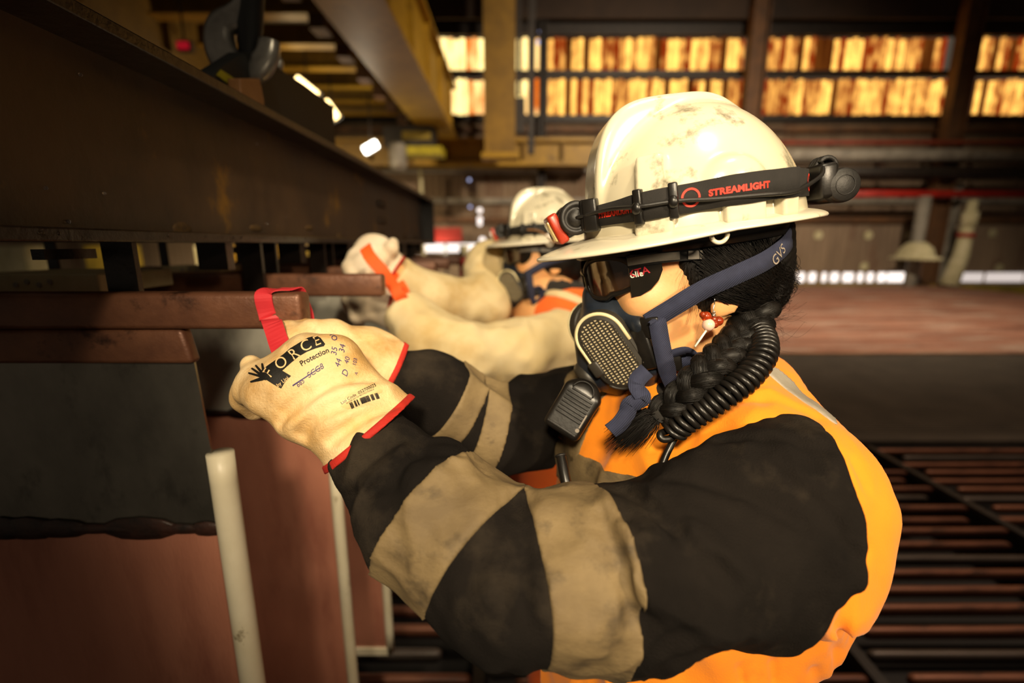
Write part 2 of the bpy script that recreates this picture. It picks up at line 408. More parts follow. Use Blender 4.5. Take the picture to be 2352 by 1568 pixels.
pmat('hook_tan', '#94663a', '#7a5028', scale=7.0, rough=0.6)
pmat('plate_black', '#17191a', '#1f2120', scale=6.0, rough=0.6)
pmat('paint_yellow', '#b5a81c', '#8f8416', scale=9.0, rough=0.6)
pmat('band_red', '#b8242c', '#c8323a', scale=9.0, rough=0.5, sss=0.0)
pmat('band_orange', '#f2561e', '#ff6a2a', scale=9.0, rough=0.55)
pmat('drop', '#ffffff', rough=0.02, trans=1.0)
pmat('plate_steel_gleam', '#a8a498', '#c4bfb0', scale=6.0, rough=0.42, metal=0.25, bump=0.2, bscale=40, c3='#5a564e', s3=12, t3=(0.5, 0.75), stretch=(1, 1, 0.6), rvar=0.12)  # brighter copy of plate_steel: the gleam on the rear plates is put into its colour
emat('win_glow', '#6a2005', 2.0, '#ffbe5a', 5.0, (1.0, 1.0, 0.45), (0.28, 0.82), rnd=True)
emat('win_glow_hot', '#b8560c', 2.1, '#ffe090', 2.6, (1.0, 1.0, 0.4), (0.25, 0.70), rnd=True)
emat('win_dim', '#4a1c06', 0.6, '#8a4a18', 2.0, (2.0, 1, 0.3))
emat('daylight', '#fff0e6', 1.6)
emat('daylight_dim', '#efe0d8', 0.75)
emat('lamp_white', '#fff6e0', 9.0)
emat('lamp_warm', '#ffd890', 6.0)
emat('hole_blue', '#b9bfe8', 1.3)

# ================================================================== floor: tank house cells with rows of bars
FLOOR = tag(bpy.data.objects.new('floor', None), 'rows of copper and lead electrode bars over dark electrolytic cells', 'floor', kind='structure'); COL.objects.link(FLOOR); del FLOOR['category']
wbox('cell_bed', (-14, -1.5, -0.40), (18, 19.2, -0.30), 'cell_black', FLOOR)
def bar_mesh(L):
    mb = MB(); prof = [(-0.015, -0.045), (0.015, -0.045), (0.017, -0.010), (0.012, -0.002), (0.0, 0.0), (-0.012, -0.002), (-0.017, -0.010)]
    xs = [(-L / 2, 0.55), (-L / 2 + 0.012, 0.9), (-L / 2 + 0.03, 1.0), (L / 2 - 0.03, 1.0), (L / 2 - 0.012, 0.9), (L / 2, 0.55)]
    n = len(prof); vs = [(x, y * s, -0.022 + (z + 0.022) * s) for x, s in xs for y, z in prof]
    fs = [(i * n + k, (i + 1) * n + k, (i + 1) * n + (k + 1) % n, i * n + (k + 1) % n) for i in range(len(xs) - 1) for k in range(n)]
    fs += [tuple(range(n)), tuple(range(len(xs) * n - 1, (len(xs) - 1) * n - 1, -1))]
    me = bpy.data.meshes.new('bar'); me.from_pydata(vs, [], fs); me.update(); me.shade_smooth(); return me
me_c = bar_mesh(1.30); me_c.materials.append(MATS['bar_copper']); me_l = bar_mesh(1.24); me_l.materials.append(MATS['bar_lead'])
for ci, x0 in enumerate((-1.57, -0.12, 1.33, 2.78, 4.23)):
    for k in range(25):
        y = 0.62 + 0.112 * k
        if ci >= 3 and y < 1.6: continue
        lead = (k % 5 == 3)
        o = bpy.data.objects.new('electrode_bar', me_l if lead else me_c); COL.objects.link(o); o.parent = FLOOR
        o.location = (x0 + 0.725 + (0.05 if k % 2 else -0.05) + random.uniform(-.012, .012), y + random.uniform(-.008, .008), random.uniform(-.006, .004))
        o.rotation_euler = (random.uniform(-.06, .06), 0, random.uniform(-.004, .004))
    wbox('cell_divider', (x0 - 0.022, 0.5, -0.30), (x0 + 0.022, 3.36, 0.012), 'steel_dark', FLOOR)
wbox('cell_end_wall', (-3, 3.40, -0.30), (8, 3.52, 0.03), 'cell_cover', FLOOR)
wbox('cell_ledge', (-3, 3.30, -0.30), (8, 3.40, -0.03), 'cell_black', FLOOR)
mb = MB()
for k in range(56):
    y = 3.56 + 0.052 * k; mb.box((4.0, y, -0.012), (9.0, 0.019, 0.012))
tag(mb.build('cell_cover_ribs', 'cell_cover', FLOOR), None, None, kind='stuff')
wbox('cell_cover_bed', (-5, 3.52, -0.25), (13, 6.45, -0.018), 'cell_black', FLOOR)
mb = MB()
for k in range(96):
    y = 6.52 + 0.112 * k
    mb.box((3.0 + 0.08 * random.uniform(-1, 1), y, 0.0), (13.0, 0.032, 0.02 + 0.006 * random.random()))
tag(mb.build('electrode_bar_rows', 'bar_far', FLOOR), None, None, kind='stuff')
wbox('floor_curb', (-14, 17.3, -0.30), (20, 18.4, 0.03), 'curb_yellow', FLOOR)
wbox('cell_edge', (-8, 6.42, -0.2), (16, 6.50, 0.02), 'steel_brown', FLOOR)

# ================================================================== rear wall, windows, columns
YW = 19.0
def corr(name, x0, x1, z0, z1, y, m, per=0.26, amp=0.05, parent=None):
    xs = np.arange(x0, x1 + per / 6, per / 6); vs = []; fs = []
    for x in xs:
        dy = amp * math.sin(2 * math.pi * x / per); vs += [(x, y + dy, z0), (x, y + dy, z1), (x, y + dy + 0.02, z0), (x, y + dy + 0.02, z1)]
    for i in range(len(xs) - 1):
        a = 4 * i; fs += [(a, a + 4, a + 5, a + 1), (a + 2, a + 3, a + 7, a + 6), (a + 1, a + 5, a + 7, a + 3)]
    return obj(name, vs, fs, m, parent, True)
def zv(v, y=YW): return atY(1176, v, y).z
def xu(u, v, y=YW): return atY(u, v, y).x
WALL = bpy.data.objects.new('wall_back', None); COL.objects.link(WALL); tag(WALL, 'brown corrugated rear wall below a strip of glowing sheets', None, kind='structure')
z_win = [(zv(265), zv(181)), (zv(165), zv(86))]
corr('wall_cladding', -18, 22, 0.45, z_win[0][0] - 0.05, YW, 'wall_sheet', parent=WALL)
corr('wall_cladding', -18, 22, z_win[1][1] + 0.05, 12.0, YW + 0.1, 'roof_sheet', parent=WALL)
for k, v in enumerate((392, 462, 505, 300)):
    wbox('wall_rail', (-18, YW - 0.22, zv(v) - 0.10), (22, YW - 0.03, zv(v) + 0.10), 'steel_grey' if k < 2 else 'steel_brown', WALL)
for v, m, h in ((172, 'steel_dark', 0.10), (70, 'steel_dark', 0.22), (275, 'steel_dark', 0.12)):
    wbox('window_rail', (-18, YW - 0.2, zv(v) - h), (22, YW - 0.04, zv(v) + h), m, WALL)
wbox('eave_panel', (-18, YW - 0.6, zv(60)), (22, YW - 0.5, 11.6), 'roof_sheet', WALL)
wn = 0
bays = [(985, 1140, 'win_glow_hot'), (1185, 1242, 'win_glow_hot'), (1258, 1710, 'win_glow'), (1750, 2172, 'win_glow'), (2238, 2560, 'win_glow')]
for b, (u0, u1, m) in enumerate(bays):
    for r, (za, zb) in enumerate(z_win):
        vm = 223 if r == 0 else 125
        x0, x1 = xu(u0, vm), xu(u1, vm); wn += 1
        W = bpy.data.objects.new('window_%d' % wn, None); COL.objects.link(W); tag(W, None, None, kind='structure')
        n = max(3, round((x1 - x0) / 0.22)); w = (x1 - x0) / n
        for k in range(n):
            cx = x0 + (k + 0.5) * w; vs = []; fs = []
            hh = random.uniform(0.0, 0.10)
            for q in range(7):
                t = -1 + 2 * q / 6; yy = YW - 0.06 * math.cos(t * math.pi / 2) + random.uniform(-.004, .004)
                vs += [(cx + t * w * 0.44, yy, za + hh * 0.5), (cx + t * w * 0.44, yy, zb - hh)]
            fs = [(2 * q, 2 * q + 2, 2 * q + 3, 2 * q + 1) for q in range(6)]
            obj('glowing_sheet', vs, fs, m if (b < 2 or random.random() < 0.82) else 'win_dim', W)
        wbox('window_backing', (x0, YW + 0.05, za), (x1, YW + 0.08, zb), 'win_dim', W)
for u0, u1, v in ((985, 1125, 35), (1290, 1700, 30)):
    pass
# daylight under the wall foot
for a, b in ((1772, 1796), (1800, 1826), (1832, 1850), (1856, 1876), (1886, 1900), (1906, 1928), (1934, 1962), (1968, 1984), (1990, 2008), (2014, 2036), (2036, 2102), (2180, 2260), (2262, 2352), (2352, 2500)):
    x0, x1 = xu(a, 640) + 0.05, xu(b, 640) - 0.05
    wbox('daylight_gap', (x0, YW + 0.0, 0.03), (x1, YW + 0.04, 0.40), 'daylight' if a < 2150 else 'daylight_dim', WALL)
wbox('wall_foot', (-18, YW + 0.05, -0.1), (22, YW + 0.1, 0.46), 'wall_sheet', WALL)
def disc(name, c, r, m, parent): return MB().lathe([(r, -0.01), (r, 0.0)], c, (0, -1, 0), 16).build(name, m, parent)
for u, v, r, m in ((1078, 413, .055, 'hole_blue'), (1080, 475, .055, 'hole_blue'), (1102, 483, .10, 'daylight'), (1102, 503, .10, 'daylight'), (1102, 513, .09, 'daylight'), (1108, 551, .12, 'daylight'), (1243, 73, .08, 'hole_blue'), (1238, 97, .08, 'hole_blue')):
    disc('sheet_hole', atY(u, v, YW - 0.3), r, m, WALL)
for u, v in ((1880, 540), (1995, 540), (2085, 540), (2280, 535), (2295, 615), (1985, 612)):
    disc('sheet_patch', atY(u, v, YW - 0.05), 0.17, 'pale_paint', WALL)

def column(name, u, w, label, z1=11.5, y=YW - 0.9, v=400, m='steel_brown', lean=None):
    x = xu(u, v, y); t = thing(name, label, 'column', loc=(x, y, 0))
    wbox('web', (-w / 2, -0.02, 0), (w / 2, 0.02, z1), m, t)
    wbox('flange', (-w / 2 - 0.03, -0.2, 0), (-w / 2 + 0.03, 0.2, z1), m, t)
    wbox('flange', (w / 2 - 0.03, -0.2, 0), (w / 2 + 0.03, 0.2, z1), m, t)
    wbox('base_plate', (-w / 2 - 0.15, -0.3, 0), (w / 2 + 0.15, 0.3, 0.05), m, t)
    return t
column('steel_column', 1732, 0.55, 'brown steel column between the two widest glowing windows', v=180)
column('steel_column', 2208, 0.60, 'brown steel column by the far end of the glowing windows', v=180)
column('steel_column', 1246, 0.20, 'thin dark steel column beside the yellow crane post', v=180, m='steel_dark', y=YW - 0.35)
t = column('steel_column', 2147, 0.95, 'grey steel column with pipes rising from the yellow curb', z1=zv(425), y=YW - 0.7, v=560, m='steel_grey')
# rails and pipes along the rear wall
def pipe(name, label, cat, u0, v0, u1, v1, y, r, m, group=None):
    a, b = atY(u0, v0, y), atY(u1, v1, y); t = thing(name, label, cat, loc=a, group=group)
    MB().tube([Vector((0, 0, 0)), (b - a)], r, 12).build('pipe_run', m, t, True)
    n = 6
    for k in range(n):
        c = (b - a) * ((k + 0.5) / n); MB().box(c + Vector((0, r + 0.03, 0)), (0.04, 0.05, r * 1.15)).build('clamp', 'steel_dark', t)
    return t
pipe('fire_pipe', 'bright red horizontal pipe running along the rear wall', 'pipe', 1840, 445, 2420, 446, YW - 1.45, 0.13, 'pipe_red')
pipe('conduit_pipe', 'thin rust red pipe high on the rear wall under the windows', 'pipe', 1740, 328, 2420, 326, YW - 1.45, 0.08, 'rail_red')
pipe('air_duct', 'thick pale grey pipe below the thin rust red pipe', 'pipe', 1780, 357, 2420, 355, YW - 1.45, 0.22, 'steel_grey')
pipe('cable_tray', 'dark horizontal tray hung beneath the thick pale grey pipe', 'tray', 1780, 395, 2420, 395, YW - 1.45, 0.20, 'steel_dark')
t = thing('stand_pipe', 'cream standing pipe with a red band beside the grey column', 'pipe', loc=atY(2178, 655, YW - 2.2))
zz = [atY(2178, v, YW - 2.2).z for v in (655, 585, 560, 545, 500, 460)]
base = atY(2178, 655, YW - 2.2)
pts = [Vector((0, 0, 0)), Vector((0.25, 0, zz[1] - base.z)), Vector((0.3, 0, zz[5] - base.z))]
MB().tube(pts, [0.30, 0.24, 0.14], 12).build('pipe_run', 'pale_paint', t, True)
MB().tube([Vector((0.27, 0, zz[3] - base.z)), Vector((0.275, 0, zz[3] - base.z + 0.14))], 0.26, 12).build('red_band', 'pipe_red', t, True)
MB().tube([Vector((0.29, 0, zz[4] - base.z - 0.3)), Vector((0.29, 0, zz[4] - base.z + 0.2))], 0.24, 12).build('valve_body', 'pale_paint', t, True)
t = thing('fan_housing', 'pale rounded hood with a flat rim on the grey column', 'hood', loc=atY(2100, 596, YW - 2.2))
MB().lathe([(0.02, 0.62), (0.35, 0.60), (0.62, 0.40), (0.75, 0.12), (1.0, 0.08), (1.0, 0.0), (0.7, 0.0)], (0, 0, 0), (0, 0, 1), 24, 0.5, 1.0).build('hood', 'pale_paint', t, True)
MB().tube([Vector((0.25, 0.3, -1.5)), Vector((0.25, 0.3, 2.2))], 0.20, 10).build('riser', 'steel_grey', t, True)

# ceiling and side walls
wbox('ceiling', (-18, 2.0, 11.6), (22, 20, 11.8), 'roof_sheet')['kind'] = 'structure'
wbox('wall_left', (-18.2, 2.0, -0.3), (-18, 20, 11.8), 'wall_sheet')['kind'] = 'structure'
wbox('wall_right', (22, 2.0, -0.3), (22.2, 20, 11.8), 'wall_sheet')['kind'] = 'structure'
for k in range(6):
    y = 4.5 + 2.6 * k; t = thing('roof_truss', 'dark steel roof truss, number %d counted from the rear wall' % (6 - k), 'truss', loc=(2, y, 10.2))
    ordn = ['sixth', 'fifth', 'fourth', 'third', 'second', 'first'][k]
    t['label'] = 'dark steel roof truss, %s counted from the glowing windows' % ordn
    wbox('chord', (-20, -0.1, 1.1), (20, 0.1, 1.3), 'steel_brown', t); wbox('chord', (-20, -0.1, -0.1), (20, 0.1, 0.1), 'steel_brown', t)
    for q in range(16):
        a = Vector((-20 + 2.5 * q, 0, 0)); MB().tube([a, a + Vector((1.25, 0, 1.2)), a + Vector((2.5, 0, 0))], 0.06, 6).build('brace', 'steel_brown', t)

# overhead crane
def girder(name, label, xl, xr, z0, z1, y0, y1, m='crane_yellow'):
    t = thing(name, label, 'crane girder', loc=((xl + xr) / 2, (y0 + y1) / 2, z0)); w = xr - xl; L = (y1 - y0) / 2; h = z1 - z0
    wbox('flange', (-w / 2, -L, 0), (w / 2, L, 0.09), m, t); wbox('flange', (-w / 2, -L, h - 0.09), (w / 2, L, h), m, t)
    wbox('web', (w / 2 - 0.24, -L, 0.09), (w / 2 - 0.18, L, h - 0.09), m, t); wbox('web', (-w / 2 + 0.18, -L, 0.09), (-w / 2 + 0.24, L, h - 0.09), m, t)
    for k in range(7): wbox('stiffener', (w / 2 - 0.18, -L + (k + .5) * L / 3.5 - 0.03, 0.09), (w / 2 - 0.05, -L + (k + .5) * L / 3.5 + 0.03, h - 0.09), m, t)
    return t
girder('crane_girder', 'large yellow box girder sloping down toward the rear wall', -3.05, -1.95, 5.2, 6.9, 3.5, 17.6)
girder('crane_girder', 'dim yellow girder above the black lifting plate', -8.3, -7.0, 5.3, 6.9, 3.5, 17.8, 'crane_dull')
t = thing('crane_runway', 'yellow runway beam across the rear wall below the windows', 'crane beam', loc=(-5.0, 18.0, zv(352, 18.0)))
hz = (zv(322, 18.0) - zv(384, 18.0)) / 2
wbox('web', (-9, -0.1, -hz), (8.0, 0.1, hz), 'crane_yellow', t); wbox('flange', (-9, -0.35, hz - 0.12), (8.0, 0.35, hz), 'crane_yellow', t); wbox('flange', (-9, -0.35, -hz), (8.0, 0.35, -hz + 0.14), 'crane_yellow', t)
for k in range(12): wbox('stiffener', (-8.6 + 1.4 * k, -0.3, -hz + .1), (-8.52 + 1.4 * k, -0.1, hz - .1), 'crane_dull', t)
t = thing('crane_post', 'dull yellow crane post hanging in front of the windows', 'crane post', loc=(xu(1150, 200, 15.5), 15.5, zv(355, 15.5)))
wbox('post_body', (-0.5, -0.3, 0), (0.45, 0.3, 7.0), 'crane_dull', t); wbox('post_foot', (-0.6, -0.4, -0.15), (0.55, 0.4, 0.0), 'crane_yellow', t); wbox('junction_box', (0.45, -0.25, 0.6), (0.75, 0.1, 1.6), 'steel_dark', t)
wbox('cable_chase', (0.50, -0.15, 1.7), (0.62, 0.05, 7.0), 'steel_dark', t); wbox('cable_chase', (0.85, -0.15, 0.0), (1.05, 0.05, 7.0), 'steel_dark', t)
for k in range(7):
    y = 8.5 + 1.35 * k
    t = thing('crane_cross_beam', 'dull yellow cross beam between the girders, %s from the rear wall' % ['seventh', 'sixth', 'fifth', 'fourth', 'third', 'second', 'nearest'][k], 'crane beam', loc=(-5.1, y, 6.0))
    wbox('web', (-1.72, -0.03, -0.2), (1.96, 0.03, 0.2), 'crane_dull', t); wbox('flange', (-1.72, -0.16, -0.24), (1.96, 0.16, -0.2), 'crane_yellow', t); wbox('bracket', (1.3, -0.2, -0.5), (1.6, 0.2, -0.24), 'steel_brown', t)
wbox('walkway', (-6.9, 7.5, 6.45), (-3.2, 17.5, 6.5), 'steel_dark'); tag(bpy.data.objects['walkway'], 'dark crane walkway plate over the cross beams', 'walkway')
t = thing('hoist_trolley', 'dark hoist trolley with a yellow lower rail near the runway beam', 'hoist', loc=atY(925, 350, 16.0))
wbox('body', (-0.5, -0.4, 0.1), (1.1, 0.4, 0.7), 'steel_dark', t); wbox('guide_rail', (-0.1, -0.5, -0.15), (1.35, 0.3, 0.1), 'paint_yellow', t); MB().lathe([(0.2, -0.5), (0.28, -0.4), (0.28, 0.2), (0.2, 0.3)], (-0.05, -0.5, -0.1), (0, 0, 1), 16).build('motor', 'steel_grey', t, True); wbox('number_panel', (0.1, -0.45, 0.3), (1.0, -0.4, 0.55), 'curb_yellow', t)

# lamps of the hall
def lamp(name, label, u, v, y, half, m, R=None, en=0, col=(1, .85, .6)):
    p = atY(u, v, y); t = thing(name, label, 'lamp', loc=p)
    MB().box((0, 0.06, 0), (half[0] + .03, 0.04, half[2] + .03), R).build('housing', 'steel_dark', t)
    MB().box((0, 0, 0), half, R, min(half) * 0.6).build('diffuser', m, t, True)
    if p.z > 3: MB().tube([Vector((0, 0.06, 0)), Vector((0, 0.06, (6.45 if p.z < 6.3 else 10.1) - p.z))], 0.02, 6).build('hanger_rod', 'steel_dark', t)
    if en:
        l = bpy.data.lights.new(name + '_light', 'POINT'); l.energy = en; l.color = col; l.shadow_soft_size = 0.2; lo = bpy.data.objects.new(name + '_light', l); COL.objects.link(lo); lo.location = p + Vector((0, -0.4, -0.1))
lamp('flood_lamp', 'small white flood lamp glowing above the yellow runway beam', 851, 338, 14.0, (0.22, 0.05, 0.11), 'lamp_white', Matrix.Rotation(math.radians(-28), 3, 'Y'), 45)
lamp('tube_lamp', 'warm elongated lamp beside the top edge of the black lifting plate', 703, 202, 12.0, (0.30, 0.06, 0.11), 'lamp_warm', Matrix.Rotation(math.radians(38), 3, 'Y'), 12, (1, .75, .42))
lamp('tube_lamp', 'warm lamp just above the black plate corner, beyond the longer lamp', 760, 252, 13.0, (0.25, 0.06, 0.10), 'lamp_warm', Matrix.Rotation(math.radians(55), 3, 'Y'), 10, (1, .75, .42))
lamp('tube_lamp', 'faint warm lamp peeking beside the crane hook', 625, 140, 12.0, (0.16, 0.05, 0.09), 'lamp_warm', Matrix.Rotation(math.radians(50), 3, 'Y'), 0)
lamp('signal_lamp', 'small red signal light high in the dark roof', 420, 104, 9.0, (0.10, 0.03, 0.06), emat('signal_red', '#a01420', 0.7), None, 0)
lamp('batten_lamp', 'long bright white batten lamp low on the rear wall', 1015, 569, 18.4, (1.45, 0.05, 0.16), 'daylight', None, 60)
t = thing('wall_sign', 'red rectangular sign board under the bolted end of the steel beam', 'sign', loc=atY(1022, 540, 18.2))
wbox('board', (-0.65, -0.03, -0.24), (0.65, 0.03, 0.28), 'sign_red', t); wbox('post', (-0.05, 0.03, -1.6), (0.05, 0.08, 0.2), 'steel_dark', t)
t = thing('signal_mast', 'red and white marker mast standing beyond the second worker', 'mast', loc=atY(1068, 700, 9.0))
for k in range(5): MB().tube([Vector((0, 0, 0.24 * k - 0.05)), Vector((0, 0, 0.24 * k + 0.19))], 0.09, 12).build('mast_section', ['curb_yellow', 'pale_paint', 'sign_red', 'sign_red', 'pale_paint'][k], t, True)
MB().tube([Vector((0, 0, -0.9)), Vector((0, 0, -0.05))], 0.06, 8).build('mast_pole', 'steel_dark', t, True)
t = thing('drain_pipe', 'thin white pipe standing behind the steel beam end', 'pipe', loc=atY(969, 470, 17.5))
MB().tube([Vector((0, 0, 0.03 - t.location.z)), Vector((0.0, 0, 1.2))], 0.06, 8).build('pipe_run', 'pale_paint', t, True); wbox('bracket', (-.1, 0, 0), (.1, .3, .08), 'steel_dark', t)
# golden cabinets and crates far behind, seen through the gap under the steel beam
for k, (u, w, m, lb) in enumerate(((60, 1.0, 'pale_paint', 'pale far cabinet at the dark end of the gap under the beam'), (250, 1.1, 'curb_yellow', 'yellow far cabinet seen through the gap under the beam'),
        (470, 0.75, 'pale_paint', 'pale far cabinet midway along the gap under the beam'), (545, 0.9, 'crane_yellow', 'golden far cabinet midway along the gap under the beam'), (625, 0.75, 'crane_yellow', 'wide golden far cabinet left of the gloved hand over the bar'), (690, 0.55, 'curb_yellow', 'narrow yellow far cabinet behind the second worker\'s raised glove'), (745, 0.6, 'pale_paint', 'pale far cabinet just behind the second worker\'s raised glove'))):
    p = atY(u, 640, 13.0); t = thing('storage_cabinet', lb, 'cabinet', loc=(p.x, 13.0 + 0.3 * k, 0))
    wbox('body', (-w / 2, -0.3, 0.1), (w / 2, 0.3, 1.5), m, t); wbox('door', (-w / 2 + .04, -0.33, 0.15), (-0.01, -0.3, 1.45), m, t); wbox('door', (0.01, -0.33, 0.15), (w / 2 - .04, -0.3, 1.45), m, t); wbox('plinth', (-w / 2, -0.25, 0), (w / 2, 0.25, 0.1), 'steel_dark', t)
CABL = spot('cabinet_fill', (-7.5, 9.5, 4.5), (-7.0, 13.5, 1.0), 1500, (1.0, 0.74, 0.42), 120, 0.8, 0.3)  # added unseen fill for the cabinets and rear wall behind the beam gap
# ================================================================== lifting beam with hanging plates
XB = -0.50
pmat('beam_scab', '#5a3f14', '#3a2812', scale=60, rough=0.8, bump=0.5, bscale=150)
BEAM = thing('steel_beam', 'rusted dark steel I-beam with bolts, above the hanging copper bars', 'beam', loc=(XB, 1.2, 1.552))
L0, L1 = -1.75, 1.47                    # along Y, local
wbox('web', (-0.012, L0, 0.012), (0.0, L1, 0.222), 'beam_rust', BEAM)
add_bevel(wbox('flange', (-0.075, L0, 0.0), (0.062, L1, 0.014), 'beam_black', BEAM), 0.002)
add_bevel(wbox('flange', (-0.075, L0, 0.222), (0.062, L1, 0.238), 'beam_black', BEAM), 0.002)
wbox('end_plate', (-0.075, L1, -0.004), (0.062, L1 + 0.012, 0.238), 'beam_black', BEAM)
for y in (0.60, 0.66):
    for z in (0.085, 0.145):
        MB().lathe([(0.013, 0), (0.013, 0.007), (0.009, 0.010)], (0, y, z), (1, 0, 0), 6).build('bolt', 'beam_rust', BEAM)
for k in range(9): MB().sphere((0.000, -0.45 + 0.21 * k + random.uniform(-.06, .06), 0.020 + 0.008 * (k % 3)), (0.003, random.uniform(.012, .03), random.uniform(.006, .014)), 8).build('rust_scab', 'beam_scab', BEAM, True)
rs = random.Random(5)
for k in range(46):
    y = rs.uniform(-1.15, 0.0); z = rs.uniform(0.012, 0.2) if k % 2 else 0.012
    MB().sphere((0.0015 if z > .02 else 0.0615, y, z if z > .02 else 0.008), rs.uniform(0.0012, 0.0026), 5).build('water_drop', 'drop', BEAM, True)
ZT, ZB = 1.492, 1.447
XE, XP = -0.256, -0.405                    # bar ends, plate edges
ys = [0.556 + 0.5 * 0.03, 0.93, 1.235, 1.58, 1.93, 2.32]
names = ['nearest', 'second', 'third', 'fourth', 'fifth', 'farthest']
# hanging lugs under the beam (each holds one bar)
for k, y in enumerate(ys):
    for q, dy in enumerate((-0.028, 0.028) if k else (0.028,)):
        wbox('hanger_lug', (-0.02, y - 1.2 + dy - 0.004, -0.11), (0.02, y - 1.2 + dy + 0.004, 0.0), 'beam_black', BEAM)
    wbox('hanger_pin', (-0.05, y - 1.2 - 0.034, -0.020), (-0.035, y - 1.2 + 0.034, -0.008), 'beam_black', BEAM)
for y, w in ((0.80, .02), (1.08, .03), (1.40, .05), (1.75, .05), (2.1, .06), (2.5, .05)):
    wbox('lock_tab', (-0.03, y - 1.2 - w / 2, -0.045), (0.02, y - 1.2 + w / 2, 0.0), 'beam_black', BEAM)
B2 = thing('rack_beam', 'second dark beam of the lifting rack behind the hanging plates', 'beam', loc=(-0.93, 1.2, 1.557))
wbox('web', (-0.012, L0, 0.012), (0.0, L1, 0.222), 'beam_rust', B2); wbox('flange', (-0.07, L0, 0.0), (0.07, L1, 0.014), 'beam_black', B2); wbox('flange', (-0.07, L0, 0.222), (0.07, L1, 0.238), 'beam_black', B2)
for k, y in enumerate(ys): wbox('hanger_lug', (-0.01, y - 1.2 + 0.016, -0.09), (0.01, y - 1.2 + 0.022, 0.0), 'beam_black', B2)

def plate(k, y):
    t = thing('cathode_plate', '%s hanging plate: copper bar, grey steel sheet and red copper sheet' % names[k].capitalize().lower(), 'cathode plate', loc=(XE, y, (ZT + ZB) / 2), group='plates hanging from the steel beam')
    hz = (ZT - ZB) / 2; hy = 0.015; XL = -1.2 if k == 0 else -0.78
    # bar with worn rounded corners and a chipped end
    bm = bmesh.new(); bmesh.ops.create_cube(bm, size=2)
    for v in bm.verts: v.co = Vector((XL / 2 - v.co.x * XL / 2, v.co.y * hy, v.co.z * hz))
    bmesh.ops.bevel(bm, geom=list(bm.edges), offset=0.0065, segments=3, affect='EDGES', profile=0.5)
    me = bpy.data.meshes.new('hanger_bar'); bm.to_mesh(me); bm.free(); link('hanger_bar', me, 'header_copper', t, True)
    zt = -hz; dx = XP - XE
    bm = bmesh.new(); bmesh.ops.create_cube(bm, size=2)
    for v in bm.verts:
        cx = -0.62 + v.co.x * (0.62 + dx); cx += (0.004 if v.co.x > 0 and v.co.z < 0 else (-0.004 if v.co.x > 0 else 0)); v.co = Vector((cx, v.co.y * 0.010 + 0.0, zt - 0.0225 + v.co.z * 0.0225))
    bmesh.ops.bevel(bm, geom=list(bm.edges), offset=0.006, segments=3, affect='EDGES', profile=0.5)
    if k == 0:
        me = bpy.data.meshes.new('header'); bm.to_mesh(me); link('copper_header', me, 'header_copper', t, True)
    bm.free()
    zs = (1.163 if k == 0 else 1.195) - (ZT + ZB) / 2; zb = 0.30 - (ZT + ZB) / 2
    # steel sheet, top corner cut round
    pts = [(XL, zt)] + [(dx - 0.055 + 0.055 * math.sin(a), zt - 0.055 + 0.055 * math.cos(a)) for a in np.linspace(0, math.pi / 2, 7)] + [(dx + 0.012, zs - 0.02), (XL, zs - 0.02)]
    if k == 0: pts = [(-1.2, zt - 0.04), (dx, zt - 0.04), (dx + 0.012, zs - 0.02), (-1.2, zs - 0.02)]
    vs, fs = prism([(x, -0.0018, z) for x, z in pts], (0, 1, 0), 0.0036); obj('steel_sheet', vs, fs, 'plate_steel' if k == 0 else 'plate_steel_gleam', t, False)
    # copper deposit: both faces, slightly uneven grid
    vs, fs = [], []; nx, nz = 40, 40
    for s in (-1, 1):
        b0 = len(vs)
        for i in range(nx + 1):
            for j in range(nz + 1):
                x = XL + (dx + 0.012 - XL) * i / nx; z = zb + (zs - zb) * j / nz
                d = 0.0045 + 0.0008 * math.sin(7 * x + 3 * k) * math.sin(5 * z) + 0.0006 * RNG.random()
                if i in (nx,) or j in (0, nz): d = 0.001
                vs.append((x + (0.004 * RNG.random() if i == nx else 0), s * (0.0018 + d), z + (0.006 * RNG.random() if j == nz else 0)))
        for i in range(nx):
            for j in range(nz):
                a = b0 + i * (nz + 1) + j; f = (a, a + nz + 1, a + nz + 2, a + 1); fs.append(f if s < 0 else f[::-1])
    obj('copper_sheet', vs, fs, 'deposit_copper', t, True)
    mb = MB(); x = XL
    while x < dx:
        w = RNG.uniform(0.02, 0.06); h = RNG.uniform(0.006, 0.018); mb.sphere((x, -0.004, zs + 0.004), (w, 0.004, h), 5); x += w * 0.9
    mb.build('tide_line', 'tide_line', t, True)
    x0 = dx + 0.012
    ps = [Vector((x0 + 0.004, 0, (1.278 if k == 0 else 1.27) - (ZT + ZB) / 2)), Vector((x0 + 0.006, 0, zb - 0.02))]
    if k in (0,):
        st = MB(); n = 20; 
        st.tube([ps[0] + (ps[1] - ps[0]) * (i / 24) for i in range(25)], 0.0165, n).build('edge_strip', 'edge_strip', t, True)
    else: MB().tube([ps[0] + (ps[1] - ps[0]) * (i / 12) for i in range(13)], 0.013, 14).build('edge_strip', 'edge_strip', t, True)
    MB().box(((XL + dx + 0.014) / 2, 0, zb - 0.012), ((dx + 0.014 - XL) / 2, 0.011, 0.012)).build('bottom_strip', 'edge_strip', t)
    return t
PL = [plate(k, y) for k, y in enumerate(ys)]
